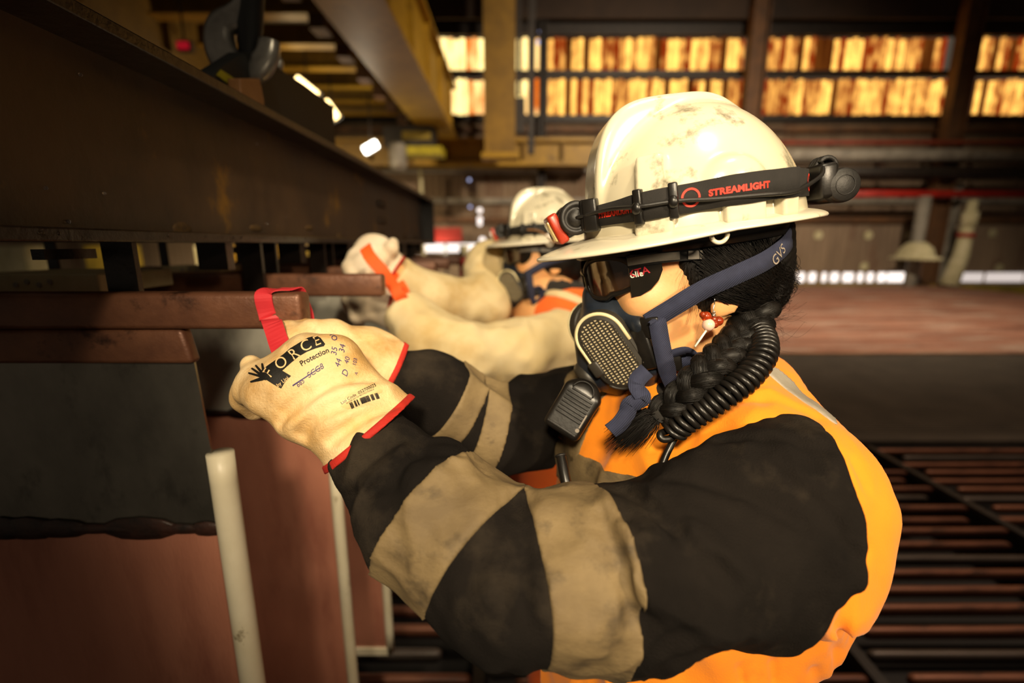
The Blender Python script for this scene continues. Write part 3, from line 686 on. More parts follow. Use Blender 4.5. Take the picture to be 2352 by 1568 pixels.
# cream insulating blocks lying between the bars
for (u0, v0, u1, v1, d, dd, lb) in ((-60, 628, 232, 674, 0.72, 0.16, 'cream spotted block between the two nearest copper bars'), (372, 611, 508, 626, 1.12, 0.09, 'thin cream block farther under the beam, behind the second bar'), (-160, 632, 30, 648, 1.0, 0.19, 'pale block at the dark end of the copper bars')):
    a, b = at(u0, v1, d), at(u1, v0, d); t = thing('insulator_block', lb, 'block', loc=((a.x + b.x) / 2, a.y, a.z)); w = (b.x - a.x) / 2; h = b.z - a.z
    add_bevel(wbox('block_body', (-w, 0, 0), (w, dd, h), 'cream_block', t), 0.003)
    for q in range(4): MB().lathe([(0.004, 0), (0.004, 0.002)], (-w * 0.3 + 0.018 * q, 0.0, h * (0.45 + 0.15 * (q % 2))), (0, -1, 0), 8).build('stud', 'steel_grey', t)
# red elastic band round the nearest bar, held by the worker
def band(name, label, pts, w, t_, m, across):
    th = thing(name, label, 'elastic band', loc=pts[0]); o = Vector(pts[0])
    mb = MB(); P = cr3([Vector(p) - o for p in pts], 6); mb.ribbon(P, across, w, t_); mb.build('loop', m, th, False); return th
yb0, yb1 = ys[0] - 0.017, ys[0] + 0.017
xb = at(612, 690, 0.555).x
bp = [at(655, 822, 0.50), at(640, 785, 0.515), at(625, 740, 0.532), Vector((xb, yb0 - 0.0005, 1.462)), Vector((xb - 0.004, yb0, 1.486)), Vector((xb - 0.002, yb0 + 0.006, ZT + 0.002)), Vector((xb + 0.012, ys[0], ZT + 0.003)), Vector((xb + 0.022, yb1 - 0.004, ZT + 0.002)), Vector((xb + 0.024, yb1 + 0.001, 1.48)), Vector((xb + 0.028, yb1 + 0.003, 1.45)), at(672, 790, 0.60), at(680, 815, 0.58)]
band('elastic_band', 'wide red elastic band looped over the end of the nearest bar', bp, 0.021, 0.0014, 'band_red', Vector((1, 0, 0)))
bp2 = [at(838, 566, 1.02), at(850, 590, 1.0), at(878, 622, 1.0), at(905, 660, 1.02), at(920, 682, 1.03), at(930, 690, 1.06), at(925, 665, 1.10), at(900, 632, 1.14), at(868, 596, 1.16), at(846, 572, 1.12)]
band('elastic_band', 'orange elastic band stretched between the second worker\'s two gloves', bp2, 0.028, 0.0014, 'band_orange', Vector((0.8, 0, 0.5)))

# lifting plate, hook and lug above the beam
t = thing('lifting_plate', 'black lifting plate standing on the steel beam with a yellow painted mark', 'lifting plate', loc=(XB - 0.03, 0.95, 1.783))
o = t.location
def onX(u, v, x):
    r = RT * ((u - CX) / F) + UP * ((CY - v) / F) + FW; return CAM + r * (x / r.x)
ol = [onX(u, v, XB - 0.03) - o for u, v in ((455, 245), (500, 160), (560, 120), (600, 130), (700, 195), (766, 245), (772, 365))]
ol[0].z = 0.0; ol[-1].z = 0.0
vs, fs = prism(ol, (-1, 0, 0), 0.03); obj('plate_body', vs, fs, 'plate_black', t, False)
mk = [onX(u, v, XB - 0.0285) - o for u, v in ((498, 172), (508, 160), (535, 178), (550, 200), (550, 214), (540, 232), (530, 228), (534, 208), (524, 192))]
vs, fs = prism(mk, (-1, 0, 0), 0.0012); obj('painted_mark', vs, fs, 'paint_yellow', t, False)
lg = [onX(u, v, XB + 0.0) - o for u, v in ((552, 180), (598, 180), (608, 230), (610, 270), (600, 288), (575, 288), (562, 270), (556, 230))]
vs, fs = prism(lg, (-1, 0, 0), 0.025); add_bevel(obj('tan_lug', vs, fs, 'hook_tan', t, False), 0.003)
t = thing('crane_hook', 'worn silver crane hook hanging above the black lifting plate', 'hook', loc=at(560, 150, 0.95))
o = t.location
hk = [at(u, v, d) - o for u, v, d in ((566, -60, .95), (562, 10, .95), (540, 40, .95), (510, 60, .95), (505, 100, .95), (520, 140, .95), (550, 172, .95), (585, 165, .95), (612, 130, .95), (618, 95, .95))]
MB().tube(cr3(hk, 6), [0.022 + 0.010 * math.sin(math.pi * i / 54) for i in range(55)], 14, True, 0.7).build('hook_body', 'hook_steel', t, True)
MB().tube([at(590, -80, .95) - o, at(580, 0, .95) - o, at(575, 60, .95) - o, at(572, 130, .97) - o, at(580, 165, .97) - o], [.020, .022, .024, .020, .012], 12).build('shank', 'plate_black', t, True)
MB().tube(cr3([at(u, v, .97) - o for u, v in ((612, 120), (632, 128), (642, 142), (640, 158))], 4), 0.008, 8).build('safety_latch', 'hook_steel', t, True)
# ================================================================== worn gear: built in a head frame (x forward, y to the wearer's left, z up, origin between the ears)
pmat('helmet_white', '#c9bfa2', '#d2cab2', scale=5.0, rough=0.24, coat=0.4, c3='#2f2910', s3=26, t3=(0.555, 0.73), bump=0.03, bscale=50)
pmat('helmet_brim', '#d4cab0', '#dad2bc', scale=6.0, rough=0.28, coat=0.3, c3='#7a6c3a', s3=40, t3=(0.66, 0.8))
pmat('rubber_black', '#161412', '#1f1c19', scale=30, rough=0.5, bump=0.15, bscale=300)
pmat('plastic_black', '#12100e', '#1b1815', scale=30, rough=0.35, bump=0.08, bscale=200)
pmat('strap_black', '#15120f', '#1d1916', scale=60, rough=0.85, bump=0.3, bscale=900)
pmat('strap_navy', '#20243a', '#2a2f48', scale=40, rough=0.85, wave=('DIAGONAL', 260, 0.5, 0.0006))
pmat('mask_navy', '#1a2029', '#222a36', scale=25, rough=0.42, bump=0.08, bscale=300)
pmat('mask_grey', '#2e2b26', '#38342d', scale=25, rough=0.45)
pmat('filter_cream', '#d8cc9c', '#e6dcb4', scale=25, rough=0.5)
pmat('filter_paper', '#e6d6b0', '#cbb88e', scale=90, rough=0.8)
pmat('lamp_bezel', '#a83216', '#8a240f', scale=40, rough=0.35)
pmat('lamp_lens', '#c8a850', '#e8d8a0', scale=60, rough=0.1, coat=1.0)
pmat('print_red', '#d8321c', rough=0.6)
pmat('print_black', '#14120f', rough=0.6)
pmat('print_grey', '#8f8478', rough=0.6)
pmat('print_white', '#e8e2d4', rough=0.6)
pmat('print_ink', '#3a2f66', rough=0.6)
pmat('print_crimson', '#b01e2c', rough=0.6)
pmat('lens_dark', '#2a1a10', '#3a2616', scale=20, rough=0.06, coat=1.0, spec=0.9)
pmat('shield_dark', '#17140f', '#1f1a14', scale=20, rough=0.12, coat=0.8)
pmat('temple_grey', '#57524a', '#6b655c', scale=30, rough=0.4)
pmat('skin', '#e0a468', '#e8b078', scale=18, rough=0.48, sss=0.25, bump=0.10, bscale=380, c3='#c48a5c', s3=30, t3=(0.55, 0.8))
pmat('hair_black', '#0b0907', '#15110e', scale=60, rough=0.5, stretch=(1, 1, 1), spec=0.25)
pmat('eye_white', '#d8d0c4', rough=0.2)
pmat('amber', '#a83a14', '#c24a1a', scale=30, rough=0.06, trans=0.55, coat=0.5)
pmat('pearl_pink', '#e8b8a0', '#f0c8b4', scale=20, rough=0.2, coat=0.6)
pmat('silver', '#c8c4bc', '#dedad2', scale=30, rough=0.15, metal=1.0)

HP = Vector((0.2137, 0.5516, 1.508)); HM = frame(HP, 0, 8); HMI = HM.inverted()
HP2 = Vector((0.105, 1.335, 1.500)); HM2 = frame(HP2, 4, 2)
def hl(u, v, y):
    """point of the near worker's head frame seen at a reference pixel, y metres to the wearer's left of the mid-plane"""
    o = HMI @ CAM; d = HMI @ at(u, v, 1.0) - o; return o + d * ((y - o.y) / d.y)
def hlr(u, v):
    o = HMI @ CAM; return o, (HMI @ at(u, v, 1.0) - o).normalized()

# ------------------------------------------------------------------ safety helmet
def helmet(M, label):
    t = thing('safety_helmet', label, 'helmet', M=M, group='white safety helmets of the two workers')
    def dome(p):
        d = ell(p, (0.0, 0, 0.045), (0.122, 0.106, 0.150))
        # crest: superellipse in x-z, narrowing to the back, blended into the dome
        x, y, z = p[0] - 0.018, p[1], p[2] - 0.045
        q = (np.abs(x / 0.094) ** 3.4 + np.abs(z / 0.157) ** 3.4) ** (1 / 3.4)
        w = 0.028 + 0.12 * np.clip(p[0] - 0.01, -0.1, 0.12)
        cr_ = smax((q - 1) * 0.10, np.abs(y) - np.clip(w, 0.014, 0.042), 0.010)
        d = smin(d, cr_, 0.006)
        for s in (1, -1):
            d = smin(d, rbox(p, (0.064, s * 0.0790, 0.112), (0.013, 0.010, 0.024), (Matrix.Rotation(-s * 0.42, 3, 'Z') @ Matrix.Rotation(s * 0.35, 3, 'X')).to_3x3(), 0.004), 0.008)      # raised rib
            d = smin(d, ell(p, (-0.010, s * 0.092, 0.098), (0.030, 0.013, 0.026)), 0.006)                                                        # round boss
            for cx, hx, yy, rz in ((0.066, 0.018, 0.089, -0.42), (-0.012, 0.019, 0.1035, 0.0), (-0.056, 0.010, 0.095, 0.35)):                     # accessory slots
                d = np.minimum(d, rbox(p, (cx, s * yy, 0.0715), (hx, 0.009, 0.0115), Matrix.Rotation(s * rz, 3, 'Z').to_3x3(), 0.003))
        inner = ell(p, (0.0, 0, 0.043), (0.117, 0.101, 0.140))
        return np.maximum(np.maximum(d, 0.0585 - p[2]), -inner)
    sh = sdf('shell', dome, (-0.14, -0.125, 0.045), (0.14, 0.125, 0.215), 0.0016, 'helmet_white', t, 2)
    # brim, with a bill at the front
    vs = []; fs = []; n = 96; m = 8
    def outer(a):
        c, s_ = math.cos(a), math.sin(a); e = 0.011 + 0.046 * max(0, c) ** 1.6 + (0.006 * max(0, -c) ** 2)
        r = 1 / math.sqrt((c / 0.122) ** 2 + (s_ / 0.108) ** 2); return (r - 0.006) * c, (r - 0.006) * s_, (r + e) * c, (r + e) * s_
    for k in range(n):
        a = 2 * math.pi * k / n; x0, y0, x1, y1 = outer(a); c = max(0, math.cos(a))
        ring = []
        for q in range(m + 1):
            f = q / m; zz = 0.0660 - 0.006 * f - 0.008 * c * f + 0.000 * c * (1 - f) - (0.002 * f ** 6)
            ring.append((x0 + (x1 - x0) * f, y0 + (y1 - y0) * f, zz))
        ring.append((x1 + 0.0008 * math.cos(a), y1 + 0.0008 * math.sin(a), ring[-1][2] - 0.0018))
        for q in range(m, -1, -1):
            x, y, z = ring[q]; ring.append((x, y, z - 0.0034))
        vs += ring
    w = 2 * (m + 1) + 1
    for k in range(n):
        for q in range(w - 1): a = k * w + q; b = ((k + 1) % n) * w + q; fs.append((a, a + 1, b + 1, b))
    obj('brim', vs, fs, 'helmet_brim', t)
    # suspension band and lanyard eye
    mb = MB(); P = [Vector((0.104 * math.cos(a), 0.089 * math.sin(a), 0.053)) for a in np.linspace(0, 2 * math.pi, 49)]
    mb.ribbon(P, Vector((0, 0, 1)), 0.022, 0.003); mb.build('suspension_band', 'plastic_black', t, True)
    rg = MB(); c = Vector((0.013, 0.110, 0.053)); rg.tube([c + Vector((0.0075 * math.cos(a), 0.0, 0.0075 * math.sin(a))) for a in np.linspace(0, 2 * math.pi, 25)], 0.0022, 8, False); rg.build('lanyard_eye', 'helmet_brim', t, True)
    wbox('nape_bracket', (-0.108, -0.02, 0.012), (-0.102, 0.02, 0.05), 'plastic_black', t)
    return t, sh
HELM, SHELL = helmet(HM, 'scuffed white safety helmet on the nearest worker')
SHB = bvh(SHELL)

# ------------------------------------------------------------------ head lamp on its strap
def headlamp(M, label):
    t = thing('head_lamp', label, 'head lamp', M=M, group='strapped head lamps on the helmets')
    def zc(a):
        c = math.cos(a); return 0.090 - 0.003 * max(0, c) + 0.001 * (1 - abs(c))
    pts = []; up = []
    for a in np.linspace(0.10, 2 * math.pi - 0.10, 121):
        z = zc(a); d = Vector((math.cos(a), math.sin(a), 0)); best = 0
        for dz in (-0.012, 0.0, 0.012):
            h = SHB.ray_cast(Vector((d.x * 0.3, d.y * 0.3, z + dz)), -d)
            if h[0] is not None and abs(h[0].z - z - dz) < 1e-3: best = max(best, math.hypot(h[0].x, h[0].y))
        pts.append([a, best, z])
    A = np.array(pts); 
    for _ in range(4): A[1:-1, 1] = np.maximum(A[1:-1, 1], (A[:-2, 1] + A[2:, 1]) / 2)
    for _ in range(2): A[1:-1, 1] = (A[:-2, 1] + 2 * A[1:-1, 1] + A[2:, 1]) / 4
    P = [Vector(((r + 0.0022) * math.cos(a), (r + 0.0022) * math.sin(a), z)) for a, r, z in A]
    wid = [0.0265 if math.cos(a) < 0.6 else 0.0265 - 0.006 * (math.cos(a) - 0.6) / 0.4 for a, r, z in A]
    st = MB().ribbon(P, Vector((0, 0, 1)), wid, 0.0016).build('strap', 'strap_black', t, True)
    # lamp head: tilted housing, red bezel, lens
    Rt = Matrix.Rotation(math.radians(22), 3, 'Y'); c = Vector((0.139, 0, 0.086))
    hd = MB().box(c, (0.012, 0.027, 0.0155), Rt, 0.004).build('lamp_housing', 'plastic_black', t, True)
    MB().box(c + Rt @ Vector((0.015, 0, 0.0)), (0.006, 0.0285, 0.0175), Rt, 0.003).build('bezel', 'lamp_bezel', t, True)
    MB().box(c + Rt @ Vector((0.0215, 0, 0)), (0.0015, 0.023, 0.012), Rt, 0.001).build('lens', 'lamp_lens', t, True)
    MB().box(Vector((0.122, 0, 0.090)), (0.007, 0.040, 0.0165), None, 0.003).build('mount_plate', 'plastic_black', t, True)
    for s in (1, -1):
        MB().lathe([(0.0185, 0), (0.0185, 0.005), (0.016, 0.008), (0.013, 0.008), (0.0125, 0.0065), (0.009, 0.0065), (0.0085, 0.010), (0.001, 0.010)], (0.133, s * 0.027, 0.089), (0, s, 0), 28).build('pivot_disc', 'rubber_black', t, True)
        MB().box(Vector((0.118, s * 0.043, 0.089)), (0.008, 0.006, 0.017), Matrix.Rotation(-s * 0.55, 3, 'Z').to_3x3(), 0.002).build('strap_buckle', 'plastic_black', t, True)
    # cable clips
    def on(a):
        i = int(np.argmin(np.abs(A[:, 0] - a))); return P[i], Vector((math.cos(a), math.sin(a), 0))
    for a in (math.atan2(0.098, 0.085), math.atan2(0.104, 0.048)):
        p, d = on(a); Rz = Matrix.Rotation(a, 3, 'Z')
        MB().box(p + d * 0.001, (0.0042, 0.0042, 0.0165), Rz, 0.0016).build('cable_clip', 'plastic_black', t, True)
        MB().sphere(p + d * 0.0055 - Vector((0, 0, 0.001)), (0.0042, 0.005, 0.006), 10, Rz).build('clip_bulge', 'plastic_black', t, True)
    ca = []
    for a, dz, dr in ((0.30, 0.001, .012), (0.55, 0.004, .006), (0.85, 0.0005, .006), (1.14, -.001, .006), (1.4, -0.005, .004), (1.75, -0.008, .0035), (2.05, -0.009, .004), (2.35, -0.004, .006), (2.7, 0.006, .012), (2.92, 0.018, .018)):
        p, d = on(a); ca.append(p + d * dr + Vector((0, 0, dz)))
    ca[0] = Vector((0.133, 0.036, 0.089))
    co = [Vector((-0.140 + 0.010 * math.cos(w), 0.030 - 0.0045 * w / (2 * math.pi), 0.104 + 0.010 * math.sin(w))) for w in np.linspace(0.6, 2 * math.pi * 4, 72)]
    MB().tube(cr3(ca, 8), 0.0020, 8).build('cable', 'rubber_black', t, True)
    MB().tube(co, 0.0026, 8).build('cable_coil', 'rubber_black', t, True)
    # battery pack behind
    MB().lathe([(0.0155, 0.0), (0.0175, 0.002), (0.018, 0.004), (0.018, 0.012)], (-0.152, 0.040, 0.083), (0, -1, 0), 36).build('battery_cap', 'rubber_black', t, True)
    MB().tube([Vector((-0.152 + 0.010 * math.cos(a), 0.0402, 0.083 + 0.010 * math.sin(a))) for a in np.linspace(0, 2 * math.pi, 33)], 0.0005, 6, False).build('cap_ring', 'rubber_black', t, True)
    MB().lathe([(0.0170, 0.0), (0.0170, 0.070)], (-0.152, 0.030, 0.083), (0, -1, 0), 32).build('battery_tube', 'plastic_black', t, True)
    MB().box(Vector((-0.136, 0, 0.090)), (0.010, 0.040, 0.018), None, 0.004).build('battery_cradle', 'plastic_black', t, True)
    return t, st, A, P
LAMP, STRAP, SA, SP = headlamp(HM, 'black head lamp with a red bezel strapped round the nearest helmet')
STB = bvh(STRAP)
def strap_print(body, a_mid, z_off, size, m, flip=1.0):
    vs, fs = text_polys(body, size, bold=0.0004, space=1.05)
    def place(x, y):
        a = a_mid + x / 0.112; d = Vector((math.cos(a), math.sin(a), 0)); return Vector((d.x * 0.3, d.y * 0.3, 0.090 + z_off + y)), -d
    return lay('strap_print', vs, fs, place, STB, m, LAMP, 0.0004, 0.003)
strap_print('STREAMLIGHT', 1.62, 0.0010, 0.0078, 'print_red')
strap_print('STREAMLIGHT', 0.60, -0.0030, 0.0070, 'print_red')
def ring2(r0, r1, n=28, a0=0.0, a1=2 * math.pi):
    vs = []; fs = []
    for k in range(n + 1):
        a = a0 + (a1 - a0) * k / n; vs += [(r0 * math.cos(a), r0 * math.sin(a)), (r1 * math.cos(a), r1 * math.sin(a))]
    return vs, [(2 * k, 2 * k + 1, 2 * k + 3, 2 * k + 2) for k in range(n)]
for am in (1.245, 2.62):
    vs, fs = ring2(0.0068, 0.0088)
    def place(x, y, am=am):
        a = am + x / 0.112; d = Vector((math.cos(a), math.sin(a), 0)); return Vector((d.x * 0.3, d.y * 0.3, 0.090 + y)), -d
    lay('strap_emblem', vs, fs, place, STB, 'print_red', LAMP, 0.0004)

# ------------------------------------------------------------------ safety glasses
def glasses(M, label):
    t = thing('safety_glasses', label, 'glasses', M=M, group='dark safety glasses of the two workers')
    def surf(y, z): return Vector((0.126 - 13.5 * y * y + 0.10 * (z - 0.02), y, z))
    def outline(s, k=1.0, n=48):
        r = []
        for a in np.linspace(0, 2 * math.pi, n, endpoint=False):
            c, q = math.cos(a), math.sin(a); sg = lambda v, e: math.copysign(abs(v) ** e, v)
            y = 0.0345 + 0.0255 * k * sg(c, 0.8); z = 0.0195 + 0.0225 * k * sg(q, 0.8) + 0.08 * (y - 0.034) - 0.004 * (c > 0) * (q < 0) * q
            r.append(surf(s * y, z) + Vector((0, 0, 0)))
        return r
    for s in (1, -1):
        o = outline(s); c = surf(s * 0.0345, 0.0215) + Vector((0.0015, 0, 0)); vs = []; fs = []; R = 6; n = len(o)
        for q in range(1, R + 1):
            for k in range(n):
                p = c + (o[k] - c) * (q / R); vs.append(surf(p.y, p.z) + Vector((0.001, 0, 0)))
        vs.append(c); ci = len(vs) - 1
        for k in range(n): fs.append((ci, k, (k + 1) % n) if s > 0 else (ci, (k + 1) % n, k))
        for q in range(R - 1):
            for k in range(n):
                f = (q * n + k, (q + 1) * n + k, (q + 1) * n + (k + 1) % n, q * n + (k + 1) % n); fs.append(f if s > 0 else f[::-1])
        ob = obj('lens', vs, fs, 'lens_dark', t); md = ob.modifiers.new('thickness', 'SOLIDIFY'); md.thickness = 0.0018
        o.append(o[0]); o.append(o[1]); MB().tube(o, [0.0030] * len(o), 8, False).build('rim', 'plastic_black', t, True)
        # side shield and temple
        yo = 0.060; a = [surf(s * yo, z) for z in (0.040, 0.0, 0.004)]
        sh = [Vector((0.088, s * 0.057, 0.043)), Vector((0.070, s * 0.066, 0.042)), Vector((0.057, s * 0.0705, 0.036)), Vector((0.056, s * 0.071, 0.024)), Vector((0.060, s * 0.069, 0.014)), Vector((0.068, s * 0.066, 0.005)), Vector((0.078, s * 0.061, -0.001)), Vector((0.087, s * 0.057, -0.002)), Vector((0.087, s * 0.057, 0.02))]
        vs, fs = prism(sh, (0, s, 0), 0.0016); obj('side_shield', vs, fs, 'shield_dark', t, False)
        T = [Vector((0.089, s * 0.0605, 0.036)), Vector((0.064, s * 0.0715, 0.037)), Vector((0.020, s * 0.0795, 0.036)), Vector((-0.02, s * 0.081, 0.030))]
        MB().ribbon(cr3(T[:3], 5), Vector((0, 0, 1)), 0.0115, 0.0030).build('temple', 'plastic_black', t)
        MB().ribbon(cr3([T[0] + Vector((0, s * .0025, 0)), T[1] + Vector((0, s * .0022, .0003)), T[1] * 0.45 + T[2] * 0.55 + Vector((0, s * .0022, 0))], 5), Vector((0, 0, 1)), 0.0080, 0.0020).build('temple_pad', 'temple_grey', t)
        MB().ribbon(cr3([T[2] + Vector((.012, 0, 0)), T[3]], 5), Vector((0, 0, 1)), [0.0085] * 3 + [0.006] * 3, 0.0020).build('temple_tip', 'temple_grey', t)
    MB().tube([surf(y, 0.028 - 40 * y * y) for y in np.linspace(-0.011, 0.011, 7)], 0.0035, 8).build('bridge', 'plastic_black', t, True)
    MB().tube([surf(y, 0.045) + Vector((0.001, 0, 0)) for y in np.linspace(-0.058, 0.058, 25)], 0.0040, 8).build('brow_bar', 'plastic_black', t, True)
    return t
GLASS = glasses(HM, 'dark wraparound safety glasses with a stickered side shield on the nearest worker')
gb = bvh([c for c in GLASS.children if c.name.startswith('side_shield')][0])
def side_print(body, uc, vc, size, m, rot, off):
    vs, fs = text_polys(body, size, bold=0.0002); c = hl(uc, vc, 0.068); a = math.radians(rot); ca, sa = math.cos(a), math.sin(a)
    lay('side_print', vs, fs, lambda x, y: (Vector((c.x - (x * ca - y * sa), 0.2, c.z + (x * sa + y * ca))), Vector((0, -1, 0))), gb, m, GLASS, off)
side_print('bolle', 1461, 632, 0.0085, 'print_white', 6, 0.0004)
side_print('KTA', 1470, 626, 0.0105, 'print_crimson', 10, 0.0007)
vs, fs = [(-.0085, -.0012), (.0085, -.0012), (.0085, .0012), (-.0085, .0012)], [(0, 1, 2, 3)]
c_ = hl(1462, 616, 0.068); lay('side_stripe', vs, fs, lambda x, y: (Vector((c_.x - x, 0.2, c_.z + y + x * .08)), Vector((0, -1, 0))), gb, 'print_white', GLASS, 0.0004)

# ------------------------------------------------------------------ half-mask respirator
def respirator(M, label, near):
    t = thing('respirator_mask', label, 'respirator', M=M, group='half-mask respirators of the two workers')
    n_ = {}; fr = {}
    for s in (1, -1):
        nn = Vector((0.44, s * 0.88, -0.10)).normalized(); ax = Vector((-0.47, s * 0.10, -0.88)); ax = (ax - nn * ax.dot(nn)).normalized(); sd = nn.cross(ax).normalized()
        c = Vector((0.113, s * 0.046, -0.0615)); fr[s] = (c, nn, ax, sd)
    def body(p):
        d = smin(cone(p, (0.108, 0, -0.006), (0.110, 0, -0.050), 0.0195, 0.032), cone(p, (0.112, 0, -0.004), (0.100, 0, -0.075), 0.018, 0.036), 0.01)
        d = smin(d, ell(p, (0.093, 0, -0.070), (0.046, 0.046, 0.052)), 0.018)
        d = smin(d, cone(p, (0.118, 0, -0.060), (0.128, 0, -0.100), 0.024, 0.018), 0.014)
        d = smin(d, cone(p, (0.095, 0, -0.095), (0.082, 0, -0.122), 0.034, 0.022), 0.015)
        for s in (1, -1):
            c, nn, ax, sd = fr[s]
            d = smin(d, cone(p, c - nn * 0.022 - ax * 0.018, c - nn * 0.024 + ax * 0.014, 0.029, 0.029, nn, 0.55), 0.014)
            d = smin(d, cone(p, (0.114, s * 0.006, 0.002), (0.078, s * 0.052, -0.034), 0.0090, 0.0100), 0.008)      # sealing lip up the cheek
            d = smin(d, cone(p, (0.078, s * 0.052, -0.034), (0.066, s * 0.052, -0.085), 0.0100, 0.0085), 0.008)
            d = smin(d, cone(p, (0.066, s * 0.052, -0.085), (0.074, s * 0.018, -0.126), 0.0085, 0.010), 0.010)
        return d
    sdf('mask_body', body, (0.03, -0.085, -0.15), (0.17, 0.085, 0.02), 0.0016, 'mask_navy', t, 2)
    def stad(c, ax, sd, la, rb, n=20):
        """stadium outline, la half straight length, rb radius"""
        P = [c - ax * la + (sd * math.cos(a) - ax * math.sin(a)) * rb for a in np.linspace(0, math.pi, n)]
        return P + [c + ax * la + (sd * math.cos(a) - ax * math.sin(a)) * rb for a in np.linspace(math.pi, 2 * math.pi, n)]
    for s in (1, -1):
        c, nn, ax, sd = fr[s]
        c0 = c - nn * 0.014
        vs, fs = prism(stad(c0, ax, sd, 0.0195, 0.0300), nn, 0.014); cart = add_bevel(obj('filter_cartridge', vs, fs, 'mask_grey', t, False), 0.003)
        vs, fs = prism(stad(c + nn * -0.0004, ax, sd, 0.0195, 0.0225), nn, 0.0018); obj('filter_paper', vs, fs, 'filter_paper', cart, False)
        rim = stad(c + nn * 0.0008, ax, sd, 0.0195, 0.0278, 24)
        # pale rim: open at the foot, as a bent band
        k0 = int(len(rim) * 0.0); MB().tube([rim[-1] + (rim[0] - rim[-1]) * 0.55] + rim[:24] + [rim[23] + (rim[24] - rim[23]) * 0.9], 0.0022, 8).build('pale_rim', 'filter_cream', cart, True)
        MB().tube(rim[28:46], 0.0018, 8).build('dark_rim', 'mask_grey', cart, True)
        # grille of fine bars over the paper
        mb = MB(); w = 0.0225; la = 0.0195
        for q in range(-4, 5):
            x = q * 0.0050; h = la + math.sqrt(max(0, w * w - x * x)); mb.box(c + sd * x + nn * 0.0021, (h, 0.00075, 0.0007), Matrix((ax, sd, nn)).transposed())
        for q in range(-12, 13):
            z = q * 0.0034
            e = abs(z) - la; hw = w if e <= 0 else math.sqrt(max(0, w * w - e * e))
            if hw > 0.003: mb.box(c + ax * z + nn * 0.0022, (0.00062, hw, 0.0007), Matrix((ax, sd, nn)).transposed())
        tag(mb.build('grille', 'mask_grey', cart), None, None, kind='stuff')
        vs, fs = prism(stad(c - nn * 0.0004, ax, sd, 0.0195, 0.0262), nn, 0.0006); 
        # frame plate between rim and grille
        rin = stad(c + nn * 0.0030, ax, sd, 0.0195, 0.0222, 24); rout = stad(c + nn * 0.0016, ax, sd, 0.0195, 0.0268, 24); nn_ = len(rin)
        obj('grille_frame', rin + rout, [(k, (k + 1) % nn_, nn_ + (k + 1) % nn_, nn_ + k) for k in range(nn_)], 'mask_grey', cart, True)
        # clip bridging cartridge and strap anchor
        q = c + sd * (-0.026 * s if s > 0 else 0.026) 
        MB().box(c + sd * (0.026 if s < 0 else -0.026) + ax * 0.010 - nn * 0.004, (0.010, 0.007, 0.008), Matrix((ax, sd, nn)).transposed(), 0.003).build('cartridge_clip', 'mask_grey', cart, True)
        MB().box(Vector((0.079, s * 0.0585, -0.060)), (0.012, 0.005, 0.024), (Matrix.Rotation(-s * 0.7, 3, 'Z') @ Matrix.Rotation(0.25, 3, 'Y')).to_3x3(), 0.0035).build('strap_anchor', 'plastic_black', t, True)
        MB().box(Vector((0.072, s * 0.066, -0.036)), (0.010, 0.003, 0.012), Matrix.Rotation(-s * 0.6, 3, 'Z').to_3x3(), 0.002).build('buckle', 'plastic_black', t, True)
        MB().box(Vector((0.050, s * 0.060, -0.078)), (0.011, 0.003, 0.011), Matrix.Rotation(-s * 0.4, 3, 'Z').to_3x3(), 0.002).build('buckle', 'plastic_black', t, True)
    # exhalation valve at the chin
    d = Vector((0.80, 0, -0.60)).normalized(); c = Vector((0.128, 0, -0.098))
    MB().lathe([(0.021, 0), (0.023, 0.004), (0.023, 0.010), (0.019, 0.015), (0.012, 0.016), (0.010, 0.0135), (0.001, 0.0135)], c, d, 28).build('valve_cover', 'mask_grey', t, True)
    for q in (-1, 0, 1): MB().box(c + d * 0.0155 + Vector((0, q * 0.007, 0)), (0.010, 0.0012, 0.0016), Matrix((Vector((0.6, 0, 0.8)), Vector((0, 1, 0)), d)).transposed()).build('valve_rib', 'plastic_black', t)
    # elastic straps
    def strap(pts, w, across, name='strap', m='strap_navy', th=0.0013): return MB().ribbon(cr3(pts, 8), across, w, th).build(name, m, t, True)
    Z = Vector((0.15, 0, 1))
    for s in (1, -1):
        U = [Vector((0.074, s * 0.0665, -0.030)), Vector((0.055, s * 0.0735, -0.019)), Vector((0.022, s * 0.0835, -0.001)), Vector((-0.012, s * 0.0885, 0.011)), Vector((-0.045, s * 0.084, 0.021)), Vector((-0.078, s * 0.063, 0.034)), Vector((-0.100, s * 0.030, 0.048)), Vector((-0.106, 0, 0.054))]
        strap(U, 0.0195, Z, 'head_strap')
        Lw = [Vector((0.050, s * 0.0625, -0.076)), Vector((0.030, s * 0.064, -0.079)), Vector((0.000, s * 0.062, -0.080)), Vector((-0.04, s * 0.055, -0.074)), Vector((-0.075, s * 0.03, -0.066)), Vector((-0.085, 0, -0.064))]
        strap(Lw, 0.0175, Vector((0, 0, 1)), 'neck_strap')
        if s > 0 or not near:
            D = [Vector((0.070, s * 0.070, -0.026)), Vector((0.066, s * 0.0735, -0.030)), Vector((0.064, s * 0.074, -0.050)), Vector((0.060, s * 0.074, -0.080)), Vector((0.055, s * 0.072, -0.104)), Vector((0.050, s * 0.068, -0.118))]
            strap(D, [0.0185] * 25 + [0.0185 - 0.0008 * q for q in range(16)], Vector((1, 0, 0.1)), 'strap_tail')
            G = [Vector((0.052, s * 0.064, -0.070)), Vector((0.036, s * 0.072, -0.066)), Vector((0.026, s * 0.074, -0.078)), Vector((0.038, s * 0.072, -0.098)), Vector((0.052, s * 0.070, -0.108))]
            strap(G, 0.015, Vector((0.55, 0.35 * s, 0.75)), 'strap_loop')
